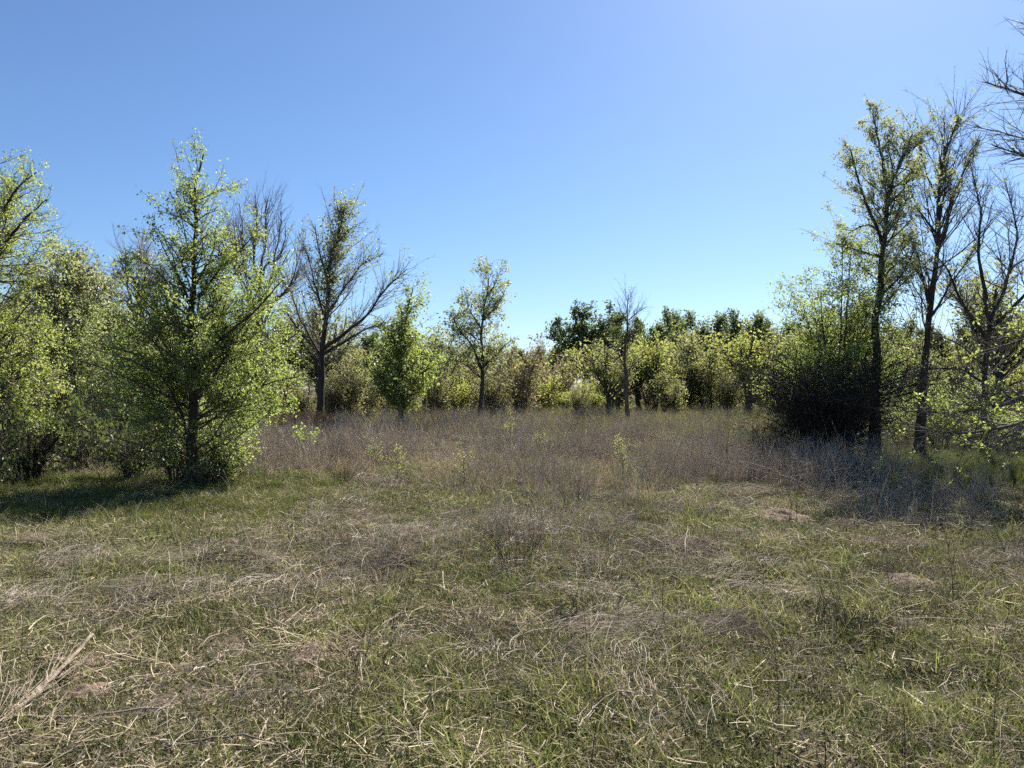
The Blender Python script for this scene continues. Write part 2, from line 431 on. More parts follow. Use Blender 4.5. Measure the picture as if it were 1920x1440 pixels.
# ---- tall tree left of the middle with long bare limbs
def pole_tree():
    d = 28.; base = ((598 - 960) / F * d, d)
    make_tree('pole_tree', 'tall dark-trunked tree with sparse leafy top and long bare limbs sweeping out low', base,
        [(line(d, (598, 812), (599, 740), (603, 660), (608, 570), (618, 480), (630, 430), (640, 392)), .165, .025),
         (line(d, (604, 655), (640, 630, -.5), (690, 590, -1), (720, 545, -1.5), (765, 505, -2)), .085, .012),
         (line(d, (603, 665), (650, 640, .5), (700, 610, 1), (760, 612, 1.6)), .075, .01),
         (line(d, (606, 600), (640, 540, .5), (675, 495, .8), (712, 475, 1)), .06, .01),
         (line(d, (602, 670), (560, 600, .4), (540, 540, .8), (505, 500, 1.2)), .06, .01),
         (line(d, (606, 590), (585, 520, -.5), (575, 470, -.8), (560, 440, -1)), .045, .01),
         (line(d, (612, 520), (595, 465), (590, 420)), .05, .01),
         (line(d, (620, 470), (650, 430), (672, 420)), .045, .01)],
        [dict(n=120, t0=.25, t1=.98, ang=.7, asd=.3, length=frac_len(.28, mn=.5), up=.05, wob=.12, P=8, ratio=.4, cap=.03, S=4),
         dict(n=750, t0=.2, t1=1, ang=.6, asd=.25, length=frac_len(.45, mn=.35), up=.06, wob=.14, P=6, ratio=.6, cap=.012, S=3, src=(0, 1)),
         dict(n=2600, t0=.1, t1=1, ang=.55, asd=.25, length=.4, up=.05, wob=.15, P=3, ratio=.6, cap=.007, S=3),
         dict(n=260, t0=.5, t1=1, ang=.75, asd=.3, length=.95, trunk_only=True, up=.12, wob=.15, P=4, ratio=.4, cap=.008, S=3, src=0)],
        [dict(n=3600, size=.10, spread=.09, src=4), dict(n=2200, size=.09, spread=.07, src=3, zmin=5.2)], twig='twig_grey', seed=21, leafmat='leaf_grey')
pole_tree()

def narrow_green():
    d = 29.; base = ((752 - 960) / F * d, d)
    pr = profile([(538, 765, 785), (580, 750, 802), (620, 738, 808), (660, 722, 825), (700, 690, 838), (760, 690, 836), (790, 715, 810)], d, 0)
    make_tree('young_elm_tree', 'slim straight elm with dark narrow top and fuller yellow-green lower crown', base,
        [(line(d, (751, 806), (753, 740), (757, 660), (766, 600), (776, 540)), .13, .02)],
        [dict(n=110, t0=.1, t1=.97, ang=1.0, asd=.2, length=prof_len(pr, .4, .5, 1.1, 5), up=.06, wob=.1, P=7, ratio=.4, cap=.03, S=4, tpow=1.2),
         dict(n=900, t0=.15, t1=1, ang=.75, asd=.25, length=frac_len(.4, mn=.25), up=.05, wob=.15, P=5, ratio=.6, cap=.01, S=3, src=(0, 1))],
        [dict(n=15000, size=.105, spread=.10)], seed=31, leafmat='leaf_main')
narrow_green()

def open_top():
    d = 30.; base = ((902 - 960) / F * d, d)
    make_tree('slender_tree', 'slender dark-stemmed tree with thin pale leaves and one limb forking low to its side', base,
        [(line(d, (900, 806), (901, 720), (903, 640), (906, 585), (914, 520)), .13, .02),
         (line(d, (901, 690), (885, 650, -.3), (862, 620, -.6), (845, 590, -1)), .06, .012),
         (line(d, (904, 690), (930, 665, .4), (955, 640, .6)), .05, .01),
         (line(d, (905, 620), (880, 580, .3), (872, 545, .5)), .045, .01),
         (line(d, (907, 600), (935, 570, -.3), (948, 545, -.4)), .045, .01),
         (line(d, (910, 560), (930, 530), (938, 508)), .035, .01)],
        [dict(n=70, t0=.3, t1=1, ang=.8, asd=.25, length=frac_len(.25, mn=.5), up=.06, wob=.12, P=7, ratio=.45, cap=.025, S=4),
         dict(n=600, t0=.25, t1=1, ang=.7, asd=.25, length=frac_len(.4, mn=.35), up=.05, wob=.15, P=5, ratio=.6, cap=.01, S=3, src=(0, 1)),
         dict(n=1500, t0=.2, t1=1, ang=.6, asd=.3, length=.3, up=.0, wob=.15, P=3, ratio=.6, cap=.006, S=3)],
        [dict(n=5200, size=.10, spread=.07)], seed=41, leafmat='leaf_grey')
open_top()

def bare_sapling():
    d = 32.; base = ((1177 - 960) / F * d, d)
    make_tree('bare_tree', 'leafless slim tree standing alone with a fan of twigs at its tip', base,
        [(line(d, (1177, 800), (1178, 720), (1180, 650), (1179, 600), (1184, 552)), .13, .012),
         (line(d, (1179, 608), (1165, 585, .2), (1158, 562, .3)), .035, .008),
         (line(d, (1179, 600), (1195, 585, -.2), (1212, 575, -.3)), .03, .008)],
        [dict(n=60, t0=.3, t1=1, ang=.85, asd=.25, length=frac_len(.22, mn=.35), up=.08, wob=.12, P=7, ratio=.35, cap=.02, S=4),
         dict(n=380, t0=.2, t1=1, ang=.6, asd=.25, length=frac_len(.45, mn=.3), up=.05, wob=.15, P=5, ratio=.6, cap=.009, S=3, src=(0, 1)),
         dict(n=800, t0=.1, t1=1, ang=.6, asd=.3, length=.25, up=.0, wob=.15, P=3, ratio=.6, cap=.006, S=3)],
        None, seed=51, bark='bark_grey', twig='twig')
bare_sapling()

# ---- left edge: leafy tree mostly out of frame, pale-leaved one behind it
def edge_tree():
    d = 13.; base = ((-70 - 960) / F * d, d)
    pr = profile([(300, -110, -20), (360, -190, 60), (440, -210, 90), (560, -260, 130), (700, -270, 130), (800, -250, 110), (860, -200, 60)], d, 0)
    make_tree('edge_elm_tree', 'leafy tree at the meadow edge, its lower boughs drooping into grey brush', base,
        [(line(d, (-70, 900), (-66, 760), (-60, 600), (-50, 430), (-45, 290)), .14, .015),
         (line(d, (-62, 520), (-20, 420, -.2), (30, 350, -.4), (62, 320, -.5)), .05, .008),
         (line(d, (-62, 560), (0, 470, -.3), (50, 400, -.6), (88, 372, -.8)), .05, .008),
         (line(d, (-66, 760), (10, 720, -.6), (80, 690, -1.1)), .05, .008)],
        [dict(n=150, t0=.1, t1=.97, ang=1.05, asd=.2, length=prof_len(pr, .4, .6, 1.1, 6), up=.03, wob=.1, P=9, ratio=.42, cap=.03, S=5, tpow=1.2),
         dict(n=1500, t0=.15, t1=1, ang=.75, asd=.25, length=frac_len(.4, mn=.18), up=.03, wob=.15, P=5, ratio=.6, cap=.009, S=3, src=(0, 1)),
         dict(n=3800, t0=.1, t1=1, ang=.7, asd=.3, length=.2, up=.02, wob=.2, P=3, ratio=.6, cap=.0035, S=3)],
        [dict(n=54000, size=.039, spread=.042)], seed=61, leafmat='leaf_yellow')
edge_tree()

def twin_stem():
    d = 19.; base = ((112 - 960) / F * d, d)
    make_tree('twin_stem_tree', 'pale-leaved tree on two thin crooked stems with tan seed tassels among the leaves', base,
        [(line(d, (108, 840), (106, 760), (112, 690), (122, 600), (118, 540), (125, 490)), .075, .015),
         (line(d, (140, 835), (150, 740, .2), (136, 690, .3), (140, 625, .4), (170, 590, .5), (185, 540, .5)), .055, .012),
         (line(d, (118, 640), (80, 560, -.4), (50, 500, -.6)), .045, .01),
         (line(d, (120, 600), (150, 540, .4), (170, 505, .6)), .04, .01)],
        [dict(n=110, t0=.3, t1=1, ang=.8, asd=.25, length=frac_len(.33, mn=.5), up=.05, wob=.13, P=7, ratio=.5, cap=.025, S=4),
         dict(n=1000, t0=.15, t1=1, ang=.7, asd=.3, length=frac_len(.42, mn=.3), up=.02, wob=.15, P=5, ratio=.6, cap=.01, S=3, src=(0, 1)),
         dict(n=2600, t0=.1, t1=1, ang=.7, asd=.3, length=.25, up=.02, wob=.2, P=3, ratio=.6, cap=.005, S=3)],
        [dict(n=15000, size=.075, spread=.05), dict(n=1800, size=.07, spread=.05, mat='leaf_tan')], seed=71, leafmat='leaf_grey')
twin_stem()

def bare_behind(px, d, top, spread, seed, label, npx=0):
    base = ((px - 960) / F * d, d); rg = np.random.default_rng(seed)
    st = [(line(d, (px, HOR + F * CAMH / d + 4), (px + 4, 700), (px + 6, 620), (px + 10, 560)), .14, .07)]
    for k in range(9):
        a = -1 + 2 * (k + .5) / 9 + rg.normal() * .08
        tx = px + a * spread; ty = top + abs(a) ** 1.6 * 90 + rg.uniform(0, 40); y0 = 640 - rg.uniform(0, 90)
        st.append((line(d, (px + 6, y0), (px + a * spread * .35, y0 - 60, rg.normal() * .7), (px + a * spread * .8, (y0 + ty) / 2 - 10, rg.normal() * 1.2), (tx, ty, rg.normal() * 1.5)), .055, .009))
    make_tree('bare_crown_tree', label, base, st,
        [dict(n=110, t0=.3, t1=1, ang=.55, asd=.2, length=frac_len(.35, mn=.4), up=.12, wob=.12, P=7, ratio=.5, cap=.022, S=4),
         dict(n=800, t0=.2, t1=1, ang=.5, asd=.22, length=frac_len(.45, mn=.35), up=.1, wob=.13, P=5, ratio=.6, cap=.011, S=3, src=(0, 1)),
         dict(n=1500, t0=.1, t1=1, ang=.5, asd=.25, length=.35, up=.08, wob=.13, P=3, ratio=.6, cap=.007, S=3)],
        None, seed=seed, bark='bark_grey', twig='twig_pale')
bare_behind(480, 23., 360, 95, 81, 'leafless tree with pale upswept twigs showing above the right flank of the conical elm')
bare_behind(255, 24., 450, 75, 82, 'leafless pale-twigged tree showing above the left flank of the conical elm')

# ---- right group
def tall_hackberry():
    d = 16.; base = ((1640 - 960) / F * d, d)
    make_tree('tall_hackberry_tree', 'tallest tree, straight dark trunk forking into two leafy tops above the dark thicket', base,
        [(line(d, (1639, 872), (1642, 760), (1642, 640), (1650, 500), (1660, 420), (1672, 358), (1690, 300), (1715, 248)), .135, .018),
         (line(d, (1671, 360), (1660, 310, .2), (1648, 260, .3), (1640, 205, .4)), .05, .012),
         (line(d, (1655, 455), (1630, 400, -.4), (1612, 350, -.6), (1590, 275, -.8)), .045, .01),
         (line(d, (1652, 435), (1632, 420, .3), (1612, 425, .5), (1592, 438, .6)), .035, .01),
         (line(d, (1648, 520), (1690, 470, .5), (1712, 430, .9)), .035, .01),
         (line(d, (1646, 560), (1690, 520, -.4), (1715, 470, -.7)), .035, .01),
         (line(d, (1665, 385), (1700, 350, .4), (1720, 300, .8)), .035, .01),
         (line(d, (1652, 480), (1610, 470, .6), (1570, 455, .9)), .03, .008)],
        [dict(n=95, t0=.45, t1=1, ang=.75, asd=.25, length=frac_len(.22, mn=.3), up=.08, wob=.13, P=7, ratio=.5, cap=.02, S=4),
         dict(n=900, t0=.25, t1=1, ang=.75, asd=.3, length=frac_len(.35, mn=.2), up=.06, wob=.16, P=5, ratio=.6, cap=.007, S=3, src=(0, 1)),
         dict(n=2200, t0=.15, t1=1, ang=.7, asd=.3, length=.14, up=.05, wob=.2, P=3, ratio=.6, cap=.004, S=3, src=(1, 2))],
        [dict(n=22000, size=.046, spread=.032), dict(n=4000, size=.044, spread=.03, src=2)], seed=91, leafmat='leaf_grey')
tall_hackberry()

def sparse_top():
    d = 17.; base = ((1722 - 960) / F * d, d)
    make_tree('sparse_tree', 'tall tree beside the tallest one, twisting forked stem with only wisps of leaf', base,
        [(line(d, (1721, 862), (1724, 780), (1734, 680), (1742, 590), (1758, 500), (1762, 420), (1757, 350), (1768, 290), (1800, 218)), .12, .014),
         (line(d, (1760, 470), (1780, 420, .3), (1790, 370, .5), (1815, 310, .8), (1835, 262, 1)), .05, .01),
         (line(d, (1758, 440), (1735, 410, -.3), (1715, 385, -.6)), .035, .008),
         (line(d, (1762, 420), (1770, 380, -.3), (1778, 320, -.5)), .035, .008),
         (line(d, (1745, 580), (1720, 470, -.6), (1705, 440, -.9)), .035, .008),
         (line(d, (1757, 370), (1740, 330, .3), (1725, 275, .5)), .03, .008),
         (line(d, (1740, 600), (1790, 530, .5), (1830, 460, .8)), .04, .008)],
        [dict(n=110, t0=.35, t1=1, ang=.65, asd=.22, length=frac_len(.28, mn=.3), up=.1, wob=.12, P=7, ratio=.5, cap=.02, S=4),
         dict(n=800, t0=.2, t1=1, ang=.6, asd=.25, length=frac_len(.4, mn=.22), up=.08, wob=.15, P=5, ratio=.6, cap=.008, S=3, src=(0, 1)),
         dict(n=2200, t0=.1, t1=1, ang=.6, asd=.3, length=.18, up=.06, wob=.2, P=3, ratio=.6, cap=.0045, S=3),
         dict(n=500, t0=.75, t1=1, ang=.7, asd=.3, length=.16, up=.05, wob=.2, P=4, ratio=.5, cap=.0045, S=3, src=0)],
        [dict(n=1500, size=.06, spread=.04, src=4), dict(n=1500, size=.05, spread=.03, src=3)], seed=101, leafmat='leaf_grey')
sparse_top()

def bare_right():
    d = 16.; base = ((1845 - 960) / F * d, d)
    make_tree('bare_forked_tree', 'leafless many-forked tree whose low branches reach out in a tangle over lush grass', base,
        [(line(d, (1845, 868), (1848, 790), (1850, 700), (1860, 620), (1850, 540)), .085, .03),
         (line(d, (1852, 640), (1800, 560, -.5), (1770, 500, -.8), (1745, 470, -1)), .045, .008),
         (line(d, (1856, 600), (1890, 520, .4), (1905, 440, .6), (1880, 340, .8)), .05, .008),
         (line(d, (1850, 560), (1835, 480, .4), (1840, 400, .7), (1820, 300, 1)), .045, .008),
         (line(d, (1855, 620), (1910, 570, -.5), (1960, 500, -.9), (1990, 400, -1)), .05, .008),
         (line(d, (1848, 720), (1800, 690, -.8), (1740, 690, -1.4), (1680, 715, -2)), .035, .006),
         (line(d, (1848, 750), (1900, 720, -.6), (1960, 700, -1)), .035, .006),
         (line(d, (1850, 690), (1790, 640, .5), (1735, 620, 1)), .035, .006)],
        [dict(n=130, t0=.25, t1=1, ang=.65, asd=.22, length=frac_len(.36, mn=.3), up=.07, wob=.13, P=8, ratio=.5, cap=.018, S=4),
         dict(n=1000, t0=.2, t1=1, ang=.6, asd=.25, length=frac_len(.42, mn=.22), up=.05, wob=.15, P=6, ratio=.6, cap=.008, S=3, src=(0, 1)),
         dict(n=2800, t0=.1, t1=1, ang=.6, asd=.3, length=.2, up=.03, wob=.2, P=3, ratio=.6, cap=.0042, S=3)],
        [dict(n=500, size=.05, spread=.03)], seed=111, leafmat='leaf_yellow', bark='bark', twig='twig_grey')
bare_right()

def edge_bare():
    d = 10.5; base = ((2090 - 960) / F * d, d)
    make_tree('spreading_bare_tree', 'nearly leafless tree at the meadow edge, low drooping boughs trailing in from the side', base,
        [(line(d, (2090, 930), (2088, 760), (2080, 600), (2070, 380), (2050, 150), (2040, -60)), .13, .03),
         (line(d, (2086, 740), (1990, 760, -.3), (1900, 800, -.5), (1800, 815, -.6), (1710, 800, -.7)), .045, .006),
         (line(d, (2084, 700), (1980, 720, .3), (1880, 760, .5), (1780, 775, .7), (1700, 770, .9)), .04, .006),
         (line(d, (2086, 780), (2000, 820, .5), (1900, 845, .8), (1820, 835, 1)), .035, .006),
         (line(d, (2080, 600), (1990, 600, -.4), (1910, 640, -.7), (1830, 660, -.9)), .04, .006),
         (line(d, (2075, 420), (1990, 330, .3), (1920, 290, .5), (1860, 270, .7)), .045, .006),
         (line(d, (2062, 260), (1980, 190, -.4), (1910, 170, -.6), (1850, 150, -.7)), .045, .006),
         (line(d, (2060, 200), (1980, 100, .4), (1930, 20, .6)), .045, .006),
         (line(d, (2080, 560), (2000, 480, .5), (1930, 400, .8)), .045, .006)],
        [dict(n=130, t0=.25, t1=1, ang=.6, asd=.22, length=frac_len(.34, mn=.25), up=.03, wob=.12, P=8, ratio=.55, cap=.018, S=4),
         dict(n=1500, t0=.2, t1=1, ang=.6, asd=.25, length=frac_len(.45, mn=.25), up=.02, wob=.15, P=5, ratio=.7, cap=.008, S=3, src=(0, 1)),
         dict(n=3000, t0=.1, t1=1, ang=.6, asd=.3, length=.2, up=.0, wob=.2, P=3, ratio=.7, cap=.0045, S=3)],
        [dict(n=9000, size=.045, spread=.02, zmax=3.0), dict(n=600, size=.04, spread=.02, src=2)], seed=121, leafmat='leaf_yellow', bark='bark_grey', twig='twig_grey')
edge_bare()

# ---- shrubs: stems fanning out of one foot
def make_shrub(name, label, loc, rad, height, nst, leafspec, leafmat, twig='twig', bark='bark', seed=1, group=None, lean=.5, r0=.03, n1=60, n2=500, n3=1500, l3=.2, cat='shrub', arch=0., z0=.0):
    rg = np.random.default_rng(seed); x, y = loc; z = gz(x, y)
    st = []
    for k in range(nst):
        a = 2 * np.pi * (k + rg.uniform(-.3, .3)) / nst; rr = rad * lean * rg.uniform(.4, 1.25); hh = height * rg.uniform(.65, 1.0)
        ex, ey = np.cos(a) * rr, np.sin(a) * rr
        f = rg.uniform(.05, .14) * rad
        p = [(x + np.cos(a) * f, y + np.sin(a) * f, z - .05), (x + ex * .3, y + ey * .3, z + hh * .4), (x + ex * .75, y + ey * .75, z + hh * .8), (x + ex * (1 + arch), y + ey * (1 + arch), z + hh * (1 - .25 * arch))]
        st.append((p, r0 * rg.uniform(.6, 1.2), r0 * .15))
    return make_tree(name, label, loc, st,
        [dict(n=n1, t0=.06, t1=1, ang=.8, asd=.25, length=frac_len(.42, mn=height * .08), up=.06 - .1 * arch, wob=.13, P=7, ratio=.5, cap=r0 * .5, S=4),
         dict(n=n2, t0=.1, t1=1, ang=.7, asd=.3, length=frac_len(.42, mn=height * .05), up=.03 - .08 * arch, wob=.16, P=5, ratio=.6, cap=r0 * .25, S=3, src=(0, 1)),
         dict(n=n3, t0=.05, t1=1, ang=.7, asd=.3, length=l3, up=.02, wob=.2, P=3, ratio=.6, cap=r0 * .13, S=3)],
        leafspec, bark=bark, twig=twig, group=group, seed=seed, leafmat=leafmat, cat=cat, S0=6, crown='foliage')

# dark thicket under the tall tree, its deep shade put into the leaf colour
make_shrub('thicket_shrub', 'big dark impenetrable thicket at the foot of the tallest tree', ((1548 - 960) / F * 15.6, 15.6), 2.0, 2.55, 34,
           [dict(n=9000, size=.045, spread=.08)], 'leaf_shaded', seed=131, r0=.042, n1=240, n2=2400, n3=6500, l3=.24, lean=.85, arch=.3, twig='bark')
make_shrub('greenbrier_shrub', 'yellow-green leafy bush rising out of the dark thicket', ((1500 - 960) / F * 17.3, 17.3), 1.35, 2.9, 9,
           [dict(n=15000, size=.05, spread=.05, zmin=1.25)], 'leaf_main', seed=132, r0=.03, n1=90, n2=900, n3=3000, lean=.6)
make_shrub('leafy_hackberry_tree', 'bushy dark-stemmed tree with spiky leafy shoots just above the thicket', ((1570 - 960) / F * 16.6, 16.6), 1.25, 5.1, 7,
           [dict(n=30000, size=.052, spread=.06, zmin=1.7)], 'leaf_main', seed=133, r0=.05, n1=90, n2=900, n3=2800, lean=.62, cat='tree')
make_shrub('brush_shrub', 'low grey leafless brush arching out at the side of the dark thicket', ((1440 - 960) / F * 15.8, 15.8), .95, 1.15, 16,
           [dict(n=1800, size=.035, spread=.03)], 'leaf_dark', seed=134, r0=.012, n1=100, n2=800, n3=1800, l3=.14, lean=.9, arch=.5)
make_shrub('brush_shrub', 'dense grey leafless brush behind the tangle of low bare branches', ((1760 - 960) / F * 19.5, 19.5), 1.5, 2.2, 14,
           [dict(n=3500, size=.06, spread=.05)], 'leaf_main', seed=135, r0=.02, n1=100, n2=800, n3=1800, l3=.2, lean=.85, arch=.2)
_b = bpy.data.objects['brush_shrub.001']
for _px, _d, _s, _l in ((1815, 18.6, .75, 'low grey brush beyond the foot of the many-forked bare tree'), (1905, 17.2, .7, 'grey brush half hidden by the low drooping boughs'), (1690, 20.5, .8, 'grey brush seen between the two tall trunks by the thicket')):
    _x, _y = (_px - 960) / F * _d, _d
    dup(_b, (_x, _y, gz(_x, _y) - .03), _px * .37, (_s, _s, _s * .9), _l, 'grey brush under the right trees')
# undergrowth round the conical elm
UG = {}
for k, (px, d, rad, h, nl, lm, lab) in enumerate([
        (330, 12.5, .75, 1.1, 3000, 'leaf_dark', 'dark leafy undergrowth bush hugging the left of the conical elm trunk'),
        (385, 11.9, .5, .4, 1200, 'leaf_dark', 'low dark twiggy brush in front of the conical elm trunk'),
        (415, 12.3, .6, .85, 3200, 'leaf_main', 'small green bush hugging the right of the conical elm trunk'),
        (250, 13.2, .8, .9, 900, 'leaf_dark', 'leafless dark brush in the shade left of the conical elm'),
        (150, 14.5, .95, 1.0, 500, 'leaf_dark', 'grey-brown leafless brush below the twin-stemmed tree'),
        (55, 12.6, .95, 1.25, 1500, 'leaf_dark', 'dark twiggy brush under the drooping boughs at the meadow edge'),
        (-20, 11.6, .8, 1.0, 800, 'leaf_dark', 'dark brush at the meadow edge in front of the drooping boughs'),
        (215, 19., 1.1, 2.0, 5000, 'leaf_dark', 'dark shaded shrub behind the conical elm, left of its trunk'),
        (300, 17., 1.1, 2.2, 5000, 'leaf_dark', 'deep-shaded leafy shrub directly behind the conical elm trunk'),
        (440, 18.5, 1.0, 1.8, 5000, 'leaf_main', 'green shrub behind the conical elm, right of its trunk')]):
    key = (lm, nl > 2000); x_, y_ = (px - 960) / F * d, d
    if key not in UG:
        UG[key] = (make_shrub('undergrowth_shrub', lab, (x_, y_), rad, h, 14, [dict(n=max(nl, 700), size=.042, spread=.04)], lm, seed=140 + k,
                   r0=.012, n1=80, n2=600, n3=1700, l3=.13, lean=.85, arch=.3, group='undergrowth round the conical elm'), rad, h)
    else:
        p_, r_, h_ = UG[key]; dup(p_, (x_, y_, gz(x_, y_) - .03), k * 1.7, (rad / r_, rad / r_, h / h_), lab, 'undergrowth round the conical elm')

# ---- prototypes of background shrubs and trees (the first copy stands in its own place)
def bgpx(px, d): return ((px - 960) / F * d, d)
YG = make_shrub('shrub', 'lime-green spring shrub seen between the slender tree and the bare tree', bgpx(1010, 44), 2.2, 2.9, 8, [dict(n=4800, size=.12, spread=.10)], 'leaf_lime', seed=201, r0=.05, n1=70, n2=600, n3=900, l3=.4, lean=.75, group='lime-green shrubs of the middle distance')
TAN = make_shrub('tasselled_shrub', 'fan-stemmed shrub with tan seed tassels beside the slender tree', bgpx(975, 37), 1.9, 3.9, 9, [dict(n=2600, size=.14, spread=.1, mat='leaf_tan'), dict(n=900, size=.12, spread=.1, mat='leaf_lime')], 'leaf_tan', twig='twig_pale', seed=202, r0=.06, n1=90, n2=700, n3=1600, l3=.45, lean=.85, group='tan-tasselled shrubs')
GRY = make_shrub('twiggy_shrub', 'brown twiggy shrub with few leaves behind the tall dark-trunked tree', bgpx(655, 33), 1.6, 3.3, 8, [dict(n=2600, size=.09, spread=.08), dict(n=1600, size=.08, spread=.08, mat='leaf_brown')], 'leaf_olive', twig='twig_grey', seed=203, r0=.045, n1=90, n2=800, n3=1800, l3=.35, lean=.7, group='brown twiggy shrubs')
GRN = make_shrub('leafy_shrub', 'mid-green leafy shrub behind the slim straight elm', bgpx(705, 40), 2.0, 3.9, 7, [dict(n=5200, size=.12, spread=.10)], 'leaf_olive', seed=204, r0=.06, n1=70, n2=600, n3=900, l3=.4, lean=.7, group='mid-green shrubs')
def far_tree(seed, label, px, d, h, mat, group, nl=11000, ls=.24, name='far_tree'):
    rg = np.random.default_rng(seed); x, y = bgpx(px, d); z = gz(x, y)
    st = [([(x, y, z - .1), (x + .1, y, z + h * .3), (x - .1, y + .1, z + h * .6), (x + .1, y, z + h * .97)], .22, .03)]
    for k in range(9):
        a = k * 2.4 + rg.normal() * .3; t = rg.uniform(.22, .6); L = h * rg.uniform(.3, .48) * (1.1 - .5 * t)
        st.append(([(x, y, z + h * t), (x + np.cos(a) * L * .5, y + np.sin(a) * L * .5, z + h * t + L * .5), (x + np.cos(a) * L * .85, y + np.sin(a) * L * .85, z + h * t + L * 1.15)], .09, .015))
    return make_tree(name, label, (x, y), st,
        [dict(n=90, t0=.3, t1=1, ang=.7, asd=.25, length=frac_len(.33, mn=.7), up=.1, wob=.12, P=6, ratio=.45, cap=.05, S=3),
         dict(n=700, t0=.2, t1=1, ang=.7, asd=.3, length=frac_len(.4, mn=.5), up=.06, wob=.15, P=3, ratio=.6, cap=.02, S=3, src=(0, 1))],
        [dict(n=nl, size=ls, spread=.16)], seed=seed, leafmat=mat, group=group, S0=6)
FT1 = far_tree(211, 'biggest round-headed dark green tree in the far tree line', 1092, 68, 9.0, 'leaf_dark', 'far tree line')
SM1 = far_tree(213, 'small open tree with thin olive leaves beyond the slim straight elm', 812, 41, 4.6, 'leaf_olive', 'small open trees of the scrub', 4200, .13, 'small_tree')
SM2 = far_tree(214, 'small yellow-green tree on a visible stem beyond the leafless slim tree', 1225, 43, 4.2, 'leaf_lime', 'small open trees of the scrub', 3600, .13, 'small_tree')
FT2 = far_tree(212, 'paler green open-crowned tree in the far tree line beside the biggest dark one', 1150, 72, 8.6, 'leaf_far', 'far tree line')

R = np.random.default_rng(5)
def put(proto, px, d, s, label, group, sz=None):
    x, y = bgpx(px, d)
    return dup(proto, (x, y, gz(x, y) - .04), R.uniform(0, 6.28), (s * R.uniform(.92, 1.08), s * R.uniform(.92, 1.08), s * (sz or R.uniform(.92, 1.08))), label, group)

LM = [(-400, 'the meadow-edge leafy tree'), (112, 'the twin-stemmed tree'), (362, 'the conical elm'), (598, 'the tall dark-trunked tree'), (752, 'the slim straight elm'), (902, 'the slender tree'), (1177, 'the leafless slim tree'),
      (1470, 'the dark thicket'), (1640, 'the tallest tree'), (1722, 'the sparse forked tree'), (1845, 'the many-forked bare tree'), (2600, 'the spreading bare tree')]
def place_label(kindname, px, d):
    for a, b in zip(LM[:-1], LM[1:]):
        if a[0] <= px < b[0]:
            near, other = (a, b) if px - a[0] < b[0] - px else (b, a)
            row = 'close behind' if d < 37 else ('well behind' if d < 46 else 'far behind')
            return '%s %s %s, towards %s' % (kindname, row, near[1], other[1])

# far tree line
for px, d, s in [(1235, 74, .98), (1275, 78, 1.0), (1350, 70, .92), (1390, 76, .95), (1425, 72, .98), (1480, 74, 1.0), (1040, 84, .72), (1200, 80, .86), (1310, 80, .84), (1545, 76, .95), (1610, 72, .95), (1675, 76, .9), (1740, 74, .9), (1810, 72, .9), (1880, 70, .9), (1950, 74, .95)]:
    dk = R.random() < .35
    put(FT1 if dk else FT2, px, d, s, ('dark smaller tree of the far tree line, ' if dk else 'grey-green tree of the far tree line, ') + place_label('', px, d).split(', ')[0].strip(), 'far tree line')
for px, d, s in [(-60, 40, .75), (20, 44, .8), (95, 42, .78), (160, 46, .8), (235, 44, .72), (310, 46, .7), (390, 48, .68), (470, 46, .62), (540, 50, .66), (610, 55, .7), (690, 58, .66), (770, 60, .62), (850, 62, .6), (920, 70, .6), (980, 76, .62)]:
    dk = R.random() < .25
    put(FT1 if dk else FT2, px, d, s, place_label('dark woodland tree' if dk else 'grey-green woodland tree', px, d), 'woods behind the left trees')
for q in range(30):
    px = -120 + q * 72 + R.uniform(-25, 25); d = R.uniform(92, 118)
    put(FT1 if R.random() < .3 else FT2, px, d, R.uniform(.75, 1.0), 'tree in the farthest belt of woods, ' + place_label('', px, d).split(', ')[0].strip(), 'farthest belt of woods')
